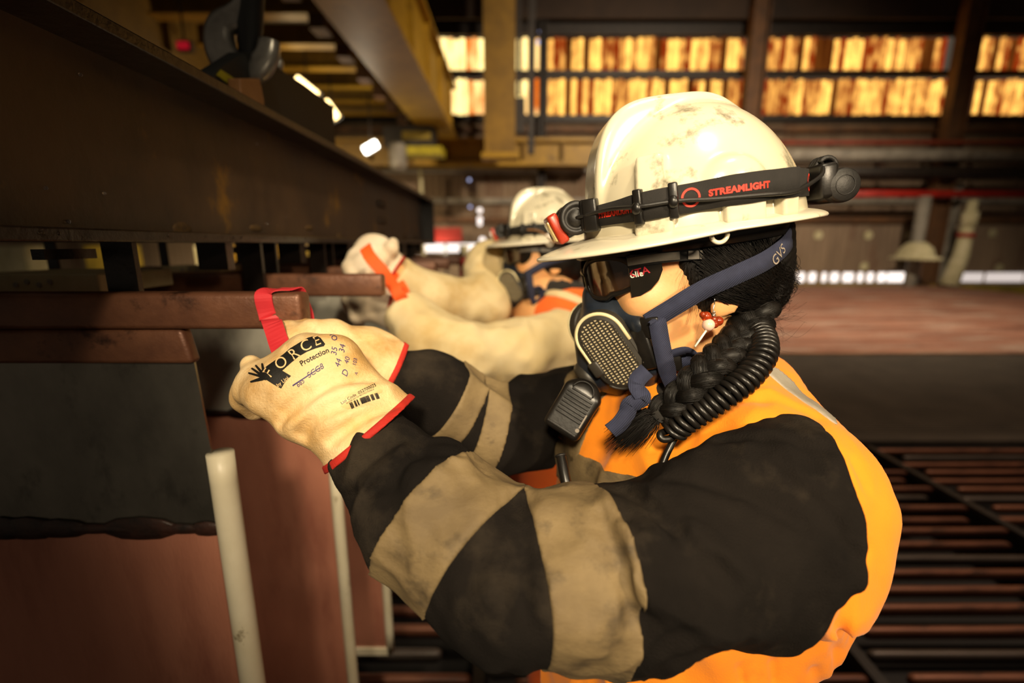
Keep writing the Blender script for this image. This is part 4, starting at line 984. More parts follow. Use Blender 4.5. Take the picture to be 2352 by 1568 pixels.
            if near:
                Q = [HMI @ at(*q) for q in ((1486, 850, .462), (1464, 872, .452), (1462, 890, .448), (1476, 912, .446), (1462, 922, .447), (1446, 930, .448), (1440, 948, .45), (1424, 972, .452), (1402, 990, .455))]
                strap(Q, 0.0165, Vector((-0.80, 0.1, -0.55)), 'strap_end')
    return t
MASK = respirator(HM, 'navy half-mask respirator with cream-rimmed filter on the nearest worker', True)
hs = [c for c in MASK.children if c.name.startswith('head_strap')]; hsb = bvh(hs[0])
vs, fs = text_polys('GVS', 0.017, bold=0.0001, space=1.0)
p0 = hl(1732, 590, 0.062)
lay('strap_print', vs, fs, lambda x, y: (Vector((p0.x - 0.62 * x + 0.45 * y, 0.0, p0.z + 0.45 * x + 0.75 * y)) + Vector((-0.045, 0.22, 0)) * 1.0, Vector((0.20, -1, 0)).normalized()), hsb, 'print_grey', MASK, 0.0006)
tl = [c for c in MASK.children if c.name.startswith('strap_tail')]; tlb = bvh(tl[0])
vs, fs = text_polys('GVS', 0.013, space=1.0); p1 = hl(1488, 845, 0.074)
lay('strap_print', vs, fs, lambda x, y: (Vector((p1.x + y, 0.2, p1.z - x)), Vector((0, -1, 0))), tlb, 'print_grey', MASK, 0.0006)
# ================================================================== the two workers
pmat('cloth_orange', '#f28808', '#f89210', scale=9, rough=0.85, bump=0.25, bscale=520, c3='#c9680c', s3=14, t3=(0.6, 0.85), sheen=0.15)
pmat('cloth_orange_red', '#f0641a', '#f4701f', scale=9, rough=0.85, bump=0.2, bscale=420, sheen=0.1)
pmat('cloth_black', '#191614', '#211d1a', scale=10, rough=1.0, bump=0.8, bscale=700, spec=0.08, c3='#40382e', s3=11, t3=(0.52, 0.80))
pmat('cloth_collar', '#1c1916', '#282420', scale=20, rough=0.95, bump=0.4, bscale=420, sheen=0.1)
pmat('reflective', '#635236', '#7d6a48', scale=16, rough=0.75, bump=0.3, bscale=240, c3='#2a2116', s3=22, t3=(0.54, 0.76), stretch=(1, 1, 1.6), detail=9)
pmat('reflective_grey', '#8f8778', '#a39b8c', scale=22, rough=0.5, bump=0.2, bscale=240)
pmat('cloth_beige', '#d8c08c', '#e2cfa4', scale=9, rough=0.9, bump=0.3, bscale=260, c3='#b8904a', s3=8, t3=(0.5, 0.8))
pmat('leather', '#ecd2a4', '#dcb272', scale=14, rough=0.62, bump=0.5, bscale=420, c3='#a2701f', s3=15, t3=(0.48, 0.76), detail=9)
pmat('leather_pale', '#e4d4bc', '#d8c4a6', scale=14, rough=0.65, bump=0.35, bscale=300)
pmat('trim_red', '#a81c12', '#bc2818', scale=40, rough=0.8, bump=0.3, bscale=500)
pmat('boot', '#1a1613', '#241e19', scale=20, rough=0.6)

def to_local(p, Mi):
    return [Mi[i][0] * p[0] + Mi[i][1] * p[1] + Mi[i][2] * p[2] + Mi[i][3] for i in range(3)]
def head_sdf(q):
    d = ell(q, (-0.006, 0, 0.045), (0.097, 0.0745, 0.098))
    d = smin(d, ell(q, (0.042, 0, -0.010), (0.062, 0.0655, 0.085)), 0.02)
    d = smin(d, ell(q, (0.045, 0, -0.070), (0.054, 0.053, 0.046)), 0.02)
    d = smin(d, ell(q, (0.088, 0, -0.100), (0.020, 0.024, 0.020)), 0.015)
    d = smin(d, cone(q, (0.100, 0, 0.026), (0.120, 0, -0.014), 0.0075, 0.0125), 0.012)                 # nose
    d = smin(d, ell(q, (0.108, 0, -0.022), (0.014, 0.018, 0.009)), 0.006)
    d = smin(d, cone(q, (0.094, -0.03, 0.042), (0.094, 0.03, 0.042), 0.010, 0.010), 0.012)             # brow
    for s in (1, -1):
        d = smin(d, ell(q, (0.066, s * 0.046, -0.010), (0.026, 0.018, 0.018)), 0.016)                  # cheekbone
        d = smax(d, -ell(q, (0.107, s * 0.031, 0.022), (0.014, 0.014, 0.011)), 0.008)                  # eye socket
        e = np.maximum(ell(q, (-0.008, s * 0.0715, 0.000), (0.019, 0.0070, 0.033), Matrix.Rotation(s * -0.25, 3, 'Z').to_3x3()), -ell(q, (-0.005, s * 0.080, 0.003), (0.011, 0.007, 0.019)))
        d = smin(d, e, 0.003); d = smin(d, ell(q, (0.000, s * 0.0695, -0.025), (0.009, 0.005, 0.010)), 0.004)   # ear and lobe
        d = smin(d, cone(q, (0.100, s * 0.020, -0.052), (0.104, 0, -0.050), 0.006, 0.0075), 0.006)     # lips
        d = smin(d, cone(q, (0.098, s * 0.018, -0.062), (0.101, 0, -0.063), 0.006, 0.0080), 0.006)
    return d
def figure(J, M, label, res, name='person'):
    """one continuous body under the clothes: head, neck, trunk, arms, legs"""
    Mi = M.inverted(); hp = M.translation
    nb = M @ Vector((-0.022, 0, -0.055)); nk = (J['sl'] + J['sr']) / 2 + Vector((0.02, 0, 0.03))
    pv = J['hip']; top = hp.z + 0.20
    def f(p):
        q = to_local(p, Mi); d = head_sdf(q)
        d = smin(d, cone(p, nb, nk, 0.052, 0.060), 0.03)
        tr = cone(p, J['sl'], J['sr'], 0.055, 0.055); tr = smin(tr, cone(p, nk - Vector((0, 0, 0.12)), pv, 0.105, 0.105), 0.05)
        d = smin(d, tr, 0.04)
        for a, b, c in (('sl', 'el', 'wl'), ('sr', 'er', 'wr')): d = smin(d, chain(p, (J[a], J[b], J[c]), (0.046, 0.036, 0.026), 0.02), 0.02)
        for s in (1, -1):
            h = pv + J['side'] * (0.085 * s); kn = h + Vector((-0.02, 0, -0.42)); an = h + Vector((0.01, 0, -(h.z - 0.09)))
            d = smin(d, chain(p, (h, kn, an), (0.080, 0.052, 0.036), 0.03), 0.04)
        return d
    A = [hp] + [J[k] for k in ('sl', 'sr', 'el', 'er', 'wl', 'wr')]
    lo = Vector((min(v.x for v in A) - 0.14, min(v.y for v in A) - 0.16, 0.04)); hi = Vector((max(v.x for v in A) + 0.16, max(v.y for v in A) + 0.16, top))
    t = thing(name, label, 'person', loc=(pv.x, pv.y, 0))
    b = sdf('body', f, lo, hi, res, 'skin', t, 2); b.matrix_parent_inverse = t.matrix_basis.inverted()
    for s in (1, -1):
        e = MB().sphere((0, 0, 0), 0.0115, 12).build('eye', 'eye_white', t, True); e.matrix_parent_inverse = t.matrix_basis.inverted(); e.location = M @ Vector((0.0955, s * 0.031, 0.022))
        e2 = MB().sphere((0, 0, 0), (0.0055, 0.0055, 0.0055), 8).build('iris', 'hair_black', t, True); e2.matrix_parent_inverse = t.matrix_basis.inverted(); e2.location = M @ Vector((0.1022, s * 0.031, 0.022))
    return t
def wear(o, t):
    o.parent = t; o.matrix_parent_inverse = t.matrix_basis.inverted(); return o
def polydist(p, pts):
    v = None
    for a, b in zip(pts[:-1], pts[1:]):
        w = cone(p, a, b, 0, 0); v = w if v is None else np.minimum(v, w)
    return v
def onsurf(f, uv, d0=0.26, d1=0.75, n=260):
    """where reference pixels meet the surface of f"""
    ds = np.linspace(d0, d1, n); out = []
    for u, v in uv:
        P = [at(u, v, float(x)) for x in ds]; q = [np.array([[[w[i] for w in P]]], np.float32) for i in range(3)]; val = f(q)[0, 0]
        k = int(np.argmax(val < 0)) if (val < 0).any() else int(np.argmin(val)); out.append(P[k])
    return out
def creases(p, d, L):
    for pts, amp, w in L: d = d + amp * np.exp(-(polydist(p, pts) / w) ** 2)
    return d

# ------------------------------------------------------------------ nearest worker
J1 = dict(sl=at(1790, 1190, 0.45), el=at(1165, 1318, 0.40), wl=at(835, 1005, 0.485), sr=at(1330, 925, 0.72), er=at(1130, 985, 0.66), wr=at(890, 850, 0.60), hip=Vector((0.215, 0.55, 0.92)), side=Vector((0.33, -0.94, 0)).normalized())
P1 = figure(J1, HM, 'worker in an orange and black coverall facing the hanging bars, arms reaching forward', 0.0032)
TF = frame(Vector((0.216, 0.555, 1.2)), 18, 0); TR = TF.to_3x3()
fwd, lft = Vector(TF.col[0][:3]), Vector(TF.col[1][:3])
def tl_(x, y, z): return TF @ Vector((x, y, z))
def folds(p, ax, sc, k=0.3, o=0.0):
    """soft ridged cloth folds running along ax"""
    a = V3(Vector(ax).normalized()); t = p[0] * a[0] + p[1] * a[1] + p[2] * a[2]; e = t * (k - 1)
    q = (p[0] + e * a[0], p[1] + e * a[1], p[2] + e * a[2]); w = vnoise(p, sc * 0.5, o + 7) * 0.03
    n = vnoise((q[0] + w, q[1] + w, q[2] - w), sc, o); return 0.5 - np.abs(n) * 2.4
def torso1(p):
    d = ell(p, tl_(-0.008, 0, 0.010), (0.150, 0.180, 0.185), TR)
    d = smin(d, ell(p, tl_(-0.045, 0, 0.062), (0.110, 0.160, 0.130), TR), 0.04)
    d = smin(d, ell(p, tl_(0.012, 0, -0.22), (0.160, 0.180, 0.27), TR), 0.06)
    d = smin(d, ell(p, tl_(-0.070, 0.050, -0.040), (0.098, 0.125, 0.15), TR), 0.05)
    d = smin(d, cone(p, at(1810, 1150, 0.485), tl_(-0.02, 0.03, 0.14), 0.083, 0.080), 0.04)
    d = smin(d, cone(p, at(1800, 1245, 0.462), tl_(-0.02, 0.05, 0.0), 0.076, 0.10), 0.02)
    d = smin(d, cone(p, at(1375, 950, 0.69), tl_(0.0, -0.03, 0.13), 0.070, 0.080), 0.04)
    d = smin(d, cone(p, tl_(-0.025, 0, 0.12), HM @ Vector((-0.062, 0, -0.148)), 0.085, 0.048), 0.03)
    d = smax(d, 0.93 - p[2], 0.01)
    return d + vnoise(p, 14) * 0.008 - folds(p, (0.3, -0.4, -0.8), 17, 0.28) * 0.014 - folds(p, (0.6, -0.2, 0.5), 30, 0.4, 4.0) * 0.005 - folds(p, (0.2, 0.1, 0.9), 55, 0.3, 9.0) * 0.0015
CR1 = [(onsurf(torso1, [(1590, 1000), (1545, 1090)]), 0.006, 0.006), (onsurf(torso1, [(1560, 1000), (1530, 1060)]), 0.004, 0.005),
       (onsurf(torso1, [(1650, 925), (1780, 915), (1880, 960)]), 0.004, 0.007), (onsurf(torso1, [(1690, 880), (1620, 930)]), 0.004, 0.006),
       (onsurf(torso1, [(1985, 1260), (1955, 1360), (1940, 1430)]), 0.010, 0.006), (onsurf(torso1, [(1930, 1440), (1925, 1500), (1940, 1568)]), 0.012, 0.006),
       (onsurf(torso1, [(1960, 1060), (1990, 1120)]), 0.005, 0.005), (onsurf(torso1, [(1870, 1540), (1885, 1568)]), 0.006, 0.006), (onsurf(torso1, [(1700, 1535), (1706, 1568)]), 0.006, 0.004), (onsurf(torso1, [(1775, 1520), (1780, 1568)]), 0.006, 0.004)]
COV1 = wear(sdf('coverall', lambda p: creases(p, torso1(p), CR1), (-0.06, 0.28, 0.92), (0.50, 0.86, 1.50), 0.003, 'cloth_orange', P1, 1), P1)
# left sleeve
SH = at(1782, 1228, 0.450); MD = at(1500, 1306, 0.405)
def sleeveL(p):
    d = cone(p, SH, MD, 0.111, 0.074, (0, 1, 0), 0.82); d = smin(d, cone(p, MD, J1['el'], 0.074, 0.061), 0.02)
    d = smin(d, cone(p, J1['el'], at(985, 1170, 0.435), 0.060, 0.057), 0.012); d = smin(d, cone(p, at(985, 1170, 0.435), at(825, 1005, 0.485), 0.054, 0.037), 0.015)
    d = smax(d, -plane(p, at(1893, 1300, 0.40), (-0.93, -0.12, 0.34)), 0.028)
    d = smax(d, plane(p, at(866, 1044, 0.476), at(835, 1015, 0.485) - at(985, 1170, 0.435)), 0.004)
    return d + vnoise(p, 16, 5.0) * 0.007 - folds(p, (0.75, 0.1, -0.65), 17, 0.25, 2.0) * 0.013 - folds(p, (0.2, 0.3, 0.9), 34, 0.35, 6.0) * 0.006 - folds(p, (-0.5, 0.2, 0.6), 62, 0.4, 11.0) * 0.0018
CL = [(onsurf(sleeveL, [(1440, 1120), (1520, 1190), (1600, 1270), (1680, 1335)]), 0.013, 0.0075),
      (onsurf(sleeveL, [(1540, 1095), (1700, 1130), (1850, 1210)]), 0.006, 0.007), (onsurf(sleeveL, [(1640, 1010), (1780, 1000), (1900, 1030)]), 0.005, 0.006),
      (onsurf(sleeveL, [(1385, 1180), (1430, 1300), (1460, 1420)]), 0.007, 0.008), (onsurf(sleeveL, [(1200, 1150), (1190, 1300), (1205, 1440)]), 0.006, 0.010),
      (onsurf(sleeveL, [(1085, 1330), (1130, 1230), (1180, 1150)]), 0.008, 0.009), (onsurf(sleeveL, [(820, 1080), (930, 1000), (1040, 1010)]), 0.006, 0.007), (onsurf(sleeveL, [(800, 1150), (900, 1110), (960, 1040)]), 0.006, 0.008),
      (onsurf(sleeveL, [(1800, 1090), (1900, 1180), (1960, 1290)]), 0.004, 0.008)]
def sleeveLc(p): return creases(p, sleeveL(p), CL)
lo = (-0.26, 0.24, 1.10); hi = (0.40, 0.62, 1.46)
SLV1 = wear(sdf('sleeve', sleeveLc, lo, hi, 0.0026, 'cloth_black', P1, 1), P1)
def band_on(fs_, c, n, w, out=0.0022, bend=None):
    def g(p):
        k = plane(p, c, n)
        if bend is not None: k = k + bend(p)
        return np.maximum(np.maximum(fs_(p) - out, np.abs(k) - w / 2), -(fs_(p) + 0.011))
    return g
uax = (J1['el'] - SH).normalized(); fax = (at(815, 990, 0.49) - J1['el']).normalized()
def rel(o, par):
    o.parent = par; o.matrix_parent_inverse = par.matrix_parent_inverse; return o
# the parents' own matrices are identity in world, so sub-parts share their inverse
rel(sdf('reflective_band', band_on(sleeveLc, at(1306, 1312, 0.40), uax, 0.0655), lo, hi, 0.0024, 'reflective', SLV1, 1), SLV1)
rel(sdf('reflective_band', band_on(sleeveLc, at(1045, 1232, 0.425), (fax + Vector((0.05, 0, -0.05))).normalized(), 0.062), lo, hi, 0.0024, 'reflective', SLV1, 1), SLV1)
for o in SLV1.children: o.matrix_parent_inverse = Matrix.Identity(4)
# right sleeve
def sleeveR(p):
    d = chain(p, (at(1335, 950, 0.715), at(1220, 965, 0.69), J1['er'], at(1000, 905, 0.63), at(895, 855, 0.60)), (0.074, 0.062, 0.056, 0.050, 0.040), 0.02)
    d = smax(d, -plane(p, at(1305, 955, 0.70), (-0.9, 0.25, 0.25)), 0.005); d = smax(d, plane(p, at(893, 848, 0.60), at(893, 848, 0.60) - at(1000, 900, .63)), 0.004)
    return d + vnoise(p, 18, 9.0) * 0.006 - folds(p, (0.2, 0.2, 0.9), 22, 0.3, 3.0) * 0.011
lo2 = (-0.26, 0.46, 1.18); hi2 = (0.20, 0.86, 1.48)
SLV2 = wear(sdf('sleeve', sleeveR, lo2, hi2, 0.003, 'cloth_black', P1, 1), P1)
rx = (at(895, 848, 0.60) - J1['er']).normalized()
for c, n in ((at(1042, 925, 0.65), rx), (at(1108, 955, 0.67), (rx + Vector((-0.15, 0, -0.25))).normalized())):
    o = sdf('reflective_band', band_on(sleeveR, c, n, 0.034), lo2, hi2, 0.0028, 'reflective', SLV2, 1); o.parent = SLV2
# chest and shoulder bands
ct = lambda p: creases(p, torso1(p), CR1)
o = sdf('reflective_band', lambda p: np.maximum(band_on(ct, at(1400, 1158, 0.50), (0.10, -0.10, -1.0), 0.056)(p), plane(p, tl_(0.02, 0, 0), -fwd)), (-0.06, 0.28, 1.12), (0.40, 0.86, 1.36), 0.003, 'reflective', COV1, 1); o.parent = COV1
o = sdf('reflective_band', lambda p: np.maximum(band_on(ct, at(1285, 985, 0.62), (0.55, 0.40, -0.85), 0.050)(p), np.maximum(plane(p, tl_(0.02, 0, 0), -fwd), plane(p, tl_(0, -0.025, 0), lft))), (-0.06, 0.28, 1.12), (0.40, 0.86, 1.42), 0.003, 'reflective', COV1, 1); o.parent = COV1
o = sdf('shoulder_band', lambda p: np.maximum(band_on(ct, at(1835, 880, 0.50), (0.75, 0.65, 0.0), 0.03)(p), 1.37 - p[2]), (0.1, 0.28, 1.3), (0.50, 0.86, 1.50), 0.003, 'reflective_grey', COV1, 1); o.parent = COV1
# collar: dark fleece ring hugging the neck, opening at the throat
def collar(p):
    c0 = HM @ Vector((0.006, 0.004, -0.172)); c1 = HM @ Vector((-0.004, 0.002, -0.084))
    d = cone(p, c0, c1, 0.088, 0.0755); d = smin(d, cone(p, HM @ Vector((0.015, 0.03, -0.155)), HM @ Vector((0.060, 0.052, -0.175)), 0.026, 0.014), 0.02)
    d = smin(d, cone(p, HM @ Vector((0.03, 0, -0.150)), HM @ Vector((0.090, 0.010, -0.160)), 0.028, 0.012), 0.02)
    d = np.maximum(d, -(cone(p, c0 + Vector((0, 0, -0.02)), c1 + Vector((0, 0, 0.05)), 0.070, 0.0665)))
    d = smax(d, plane(p, c1, HM.to_3x3() @ Vector((0.35, 0, 1))), 0.01)
    return d + vnoise(p, 40, 2.0) * 0.004
wear(sdf('collar', collar, (0.05, 0.40, 1.28), (0.40, 0.70, 1.50), 0.0025, 'cloth_collar', P1, 1), P1)
# trousers and boots (below the frame)
def trousers(p, pv, side):
    d = None
    for s in (1, -1):
        h = pv + side * (0.085 * s); w = chain(p, (h + Vector((0, 0, 0.06)), h + Vector((-0.02, 0, -0.42)), h + Vector((0.01, 0, 0.10 - h.z))), (0.125, 0.088, 0.080), 0.03); d = w if d is None else smin(d, w, 0.03)
    return np.maximum(d, 0.09 - p[2]) + vnoise(p, 12, 4.0) * 0.012
wear(sdf('trousers', lambda p: trousers(p, J1['hip'], J1['side']), (0.0, 0.28, 0.06), (0.42, 0.84, 1.10), 0.007, 'cloth_orange', P1, 1), P1)
def boots(P, J, m='boot'):
    for s in (1, -1):
        a = J['hip'] + J['side'] * (0.085 * s); f_ = Vector((-J['side'].y, J['side'].x, 0)); f_ = f_ if f_.x < 0 else -f_
        g = lambda p: smax(smin(cone(p, (a.x, a.y, 0.17), (a.x, a.y, 0.05), 0.052, 0.050), cone(p, (a.x + f_.x * 0.02, a.y + f_.y * 0.02, 0.045), (a.x + f_.x * 0.17, a.y + f_.y * 0.17, 0.040), 0.050, 0.044), 0.03), 0.005 - p[2], 0.004)
        wear(sdf('boot', g, (a.x - 0.26, a.y - 0.16, 0.0), (a.x + 0.10, a.y + 0.16, 0.24), 0.007, m, P, 1), P)
boots(P1, J1)
# ================================================================== gloves
def glove(name, label, body_f, cuff_c, cuff_n, lo, hi, res, m='leather', lining='trim_red', tw=0.0075):
    t = thing(name, label, 'glove', loc=cuff_c)
    inv = t.matrix_basis.inverted()
    f = lambda p: smax(body_f(p), plane(p, cuff_c, cuff_n), 0.002)
    o = sdf('leather_shell', f, lo, hi, res, m, t, 1); o.matrix_parent_inverse = inv
    g = lambda p: np.maximum(np.maximum(body_f(p) - 0.0022, np.abs(plane(p, cuff_c, cuff_n)) - tw / 2), -(body_f(p) + 0.0045))
    r = sdf('cuff_trim', g, lo, hi, res * 0.9, lining, t, 1); r.matrix_parent_inverse = inv
    return t, o
# nearest worker's left glove
GN = (at(835, 1000, 0.48) - at(665, 855, 0.475)).normalized()          # from knuckles towards the wrist
GC = at(838, 1000, 0.478); CN = (at(835 + 66, 1000 + 75, 0.484) - at(835, 1000, 0.48)).normalized()
def gl_body(p):
    nrm = (0.12, -0.90, 0.30)
    d = cone(p, at(855, 1016, 0.482), at(790, 955, 0.480), 0.056, 0.048, nrm, 0.86)
    d = smin(d, cone(p, at(790, 955, 0.480), at(716, 894, 0.482), 0.046, 0.051, nrm, 0.66), 0.02)
    F_ = [((728, 834, .480), (684, 826, .500), (662, 840, .53), (672, 862, .55)), ((692, 858, .470), (640, 852, .495), (618, 870, .53), (640, 892, .55)),
          ((645, 882, .468), (592, 868, .495), (578, 892, .53), (604, 915, .545)), ((608, 912, .472), (572, 895, .495), (564, 915, .52), (586, 935, .535))]
    for i, c in enumerate(F_):
        r = (0.0175, 0.0165, 0.0160, 0.0150)[i]; d = smin(d, chain(p, [at(*q) for q in c], (r + .003, r, r * .95, r * .88), 0.008), 0.012)
    d = smin(d, cone(p, at(706, 816, .486), at(778, 818, .490), 0.0195, 0.0205), 0.014)
    d = smin(d, cone(p, at(592, 862, .50), at(576, 838, .505), 0.0130, 0.0100), 0.005)
    d = smin(d, chain(p, (at(805, 880, .49), at(762, 822, .500), at(716, 806, .510), at(676, 818, .520)), (0.025, 0.0185, 0.0155, 0.0125), 0.012), 0.016)
    fo = folds(p, at(870, 900, .48) - at(690, 1000, .48), 20, 0.22, 3.0) * 0.013 * np.clip(plane(p, at(705, 880, .48), GN) / 0.035, 0.15, 1)
    d = d - fo + vnoise(p, 40, 1.0) * 0.0025
    return d
GCR = [(onsurf(gl_body, [(880, 905), (800, 920), (720, 955), (690, 1000)]), 0.013, 0.0070), (onsurf(gl_body, [(850, 870), (770, 875), (690, 930), (650, 950)]), 0.007, 0.006),
        (onsurf(gl_body, [(900, 930), (830, 960), (760, 1010)]), 0.008, 0.006), (onsurf(gl_body, [(700, 905), (660, 940), (640, 970)]), 0.008, 0.006), (onsurf(gl_body, [(655, 800), (690, 818)]), 0.003, 0.005)]
gl_base = gl_body
def gl_body(p): return creases(p, gl_base(p), GCR)
lo3 = (-0.34, 0.36, 1.27); hi3 = (-0.06, 0.60, 1.50)
GLV1, GSH1 = glove('work_glove', 'cream leather work glove printed in black, on the nearest worker\'s left hand', gl_body, GC, CN, lo3, hi3, 0.0018)
# nearest worker's right glove
RC = at(900, 852, 0.605); RN = (at(900, 852, 0.605) - at(790, 800, 0.585)).normalized()
def gr_body(p):
    nrm = (-0.25, -0.35, 0.9)
    d = cone(p, at(905, 855, 0.61), at(850, 828, 0.595), 0.046, 0.043, nrm, 0.85)
    d = smin(d, cone(p, at(850, 828, 0.595), at(765, 800, 0.580), 0.044, 0.046, nrm, 0.72), 0.02)
    for c, r in ((((745, 772, .585), (700, 757, .575), (664, 764, .555), (650, 785, .54)), .0155), (((745, 795, .575), (690, 785, .565), (668, 805, .55), (668, 825, .54)), .0155), (((760, 815, .57), (705, 815, .56), (690, 840, .55), (700, 860, .54)), .0155)):
        d = smin(d, chain(p, [at(*q) for q in c], (r + .003, r, r * .95, r * .85), 0.008), 0.010)
    d = smin(d, chain(p, (at(820, 800, .58), at(770, 770, .57), at(720, 768, .55), at(672, 790, .535)), (.022, .018, .016, .013), 0.01), 0.012)
    return d - folds(p, at(900, 800, .6) - at(860, 900, .6), 22, 0.25, 8.0) * 0.006 + vnoise(p, 40, 4.0) * 0.002
GLV2, GSH2 = glove('work_glove', 'plain cream leather work glove on the nearest worker\'s right hand, behind the printed one', gr_body, RC, RN, (-0.36, 0.44, 1.28), (-0.08, 0.70, 1.52), 0.0022)
# ------------------------------------------------------------------ prints on the left glove (cast along the view of the hand's back)
gbv = bvh(GSH1)
def on_glove(uv0, ud, vd, sc):
    """map print units to the back of the hand: print x runs along image direction ud, y along vd (reference pixels per unit)"""
    nrm = Vector((0.05, -0.92, 0.28)).normalized()
    def place(x, y):
        u = uv0[0] + (x * ud[0] + y * vd[0]) * sc; v = uv0[1] + (x * ud[1] + y * vd[1]) * sc
        p = at(u, v, 0.43); return p + nrm * 0.03, (at(u, v, 0.6) - p).normalized()
    return place
inv = GLV1.matrix_basis.inverted()
def gprint(name, vs, fs, place, m, off=0.0005, sub=0.0):
    o = lay(name, vs, fs, place, gbv, m, GLV1, off, sub); o.matrix_parent_inverse = inv; return o
def pix_place(off=(0, 0)):
    def place(x, y):
        p = at(x, y, 0.36); return p, (at(x, y, 0.6) - p).normalized()
    return place
# black flag: outline in reference pixels, resting on the leather
flag = [(613, 841), (630, 829), (652, 813), (668, 799), (688, 787), (707, 776), (725, 771), (736, 776), (747, 790), (744, 795), (725, 800), (705, 808), (686, 819), (668, 834), (649, 851), (648, 856), (669, 863), (660, 871), (653, 880), (646, 892), (626, 881), (612, 872), (604, 860)]
c0 = (655, 830)
def fill(poly):
    bm = bmesh.new(); vs = [bm.verts.new((x, y, 0)) for x, y in poly]; bm.faces.new(vs); bmesh.ops.triangulate(bm, faces=bm.faces[:])
    bm.verts.index_update(); r = [(v.co.x, v.co.y) for v in bm.verts], [[v.index for v in f.verts] for f in bm.faces]; bm.free(); return r
gprint('printed_flag', *fill(flag), pix_place(), 'print_black', 0.0004, 8.0)
hand = [(612, 872), (600, 874), (588, 875), (575, 879), (579, 873), (590, 867), (581, 862), (571, 858), (572, 854), (588, 859), (577, 848), (580, 844), (595, 855), (586, 841), (590, 838), (602, 851), (600, 836), (605, 834), (610, 847), (614, 842)]
def quad_line(a, b, w0, w1):
    dx, dy = b[0] - a[0], b[1] - a[1]; L = math.hypot(dx, dy); nx, ny = -dy / L, dx / L
    return [(a[0] + nx * w0, a[1] + ny * w0), (b[0] + nx * w1, b[1] + ny * w1), (b[0] + dx / L * w1, b[1] + dy / L * w1), (b[0] - nx * w1, b[1] - ny * w1), (a[0] - nx * w0, a[1] - ny * w0)]
hv, hf = [], []
for q in ([(596, 858), (604, 848), (616, 840), (622, 862), (612, 873), (600, 872)], quad_line((606, 852), (603, 836), 3.2, 2.2), quad_line((601, 854), (588.5, 840), 3.2, 2.2), quad_line((598, 859), (579.5, 846.5), 3.2, 2.2), quad_line((599, 864), (572.5, 857), 3.0, 2.0), quad_line((604, 869), (577, 877), 4.5, 2.0)):
    hf.append(tuple(range(len(hv), len(hv) + len(q)))); hv += q
gprint('printed_hand', hv, hf, pix_place(), 'print_black', 0.0006, 8.0)
def ptext(body, u, v, size, ang, m, off=0.0007, bold=0.0, curve=0.0, sx=1.0, shear=0.0):
    vs, fs = text_polys(body, size, shear, bold); a = math.radians(ang)
    def tr(x, y):
        x *= sx; aa = a + curve * x; xx = x; yy = -y
        # advance along a gently bent baseline (reference pixels, v downwards)
        bx = xx * math.cos(a + curve * x / 2); by = -xx * math.sin(a + curve * x / 2)
        return u + bx + yy * math.sin(aa), v + by + yy * math.cos(aa)
    vs = [tr(x, y) for x, y in vs]
    return gprint('printed_text', vs, fs, pix_place(), m, off)
for ch, u, v, sz, ang in (('F', 618, 857, 34, 58), ('O', 647, 834, 36, 44), ('R', 676, 814, 36, 36), ('C', 703, 795, 35, 28), ('E', 728, 784, 32, 22)):
    ptext(ch, u, v, sz, ang, 'leather', 0.0008, 0.0)
ptext('Protection', 722, 819, 17, 27, 'print_black', 0.0005, 0.25, curve=-0.0022)
ptext('by Lioi', 650, 876, 12, 37, 'leather', 0.0008, 0.1)
for body, u, v, sz, ang in (('NO', 763, 770, 17, -58), ('35', 768, 807, 19, 82), ('34', 786, 801, 19, 82), ('44', 777, 834, 19, 75), ('40', 797, 828, 16, 78), ('103', 815, 832, 12, 80), ('D', 793, 857, 20, 70), ('SCG8', 724, 852, 18, 34), ('685', 690, 880, 14, 38), ('A', 818, 858, 10, 70)):
    ptext(body, u, v, sz, ang, 'print_ink', 0.0005, 0.0, shear=0.2)
gprint('ink_stroke', [(672, 884), (735, 843), (736, 845), (673, 887)], [(0, 1, 2, 3)], pix_place(), 'print_ink', 0.0005, 6.0)
# barcode sticker near the cuff
stk = [(782, 933), (790, 914), (820, 892), (856, 878), (870, 886), (878, 900), (865, 906), (835, 915), (808, 935), (800, 940)]
gprint('sticker', *fill(stk), pix_place(), pmat('sticker', '#dcbc84', rough=0.4), 0.0004, 6.0)
ptext('Lioi Code  052700025', 822, 903, 10.0, 28, 'print_black', 0.0007, 0.1, curve=-0.0028)
ptext('GLOVE SKF CF PROTECTION 0', 826, 909, 5.2, 28, 'print_black', 0.0007, 0.05, curve=-0.0028)
rb = random.Random(4); x = 0.0
while x < 66:
    w = rb.choice((1.0, 1.6, 2.6, 1.2)); 
    if rb.random() < 0.72:
        def bp_(xx, yy):
            f = xx / 66; return (802 + 66 * f, 926 - 34 * f + 9 * f * f + yy)
        gprint('barcode_bar', [bp_(x, 0), bp_(x + w, 0), (bp_(x + w, 0)[0] + 6, bp_(x + w, 0)[1] + 14), (bp_(x, 0)[0] + 6, bp_(x, 0)[1] + 14)], [(0, 1, 2, 3)], pix_place(), 'print_black', 0.0007)
    x += w + 0.4
# seams
sm = [(800, 762), (806, 775), (815, 790), (822, 810), (830, 832), (838, 850), (843, 870)]
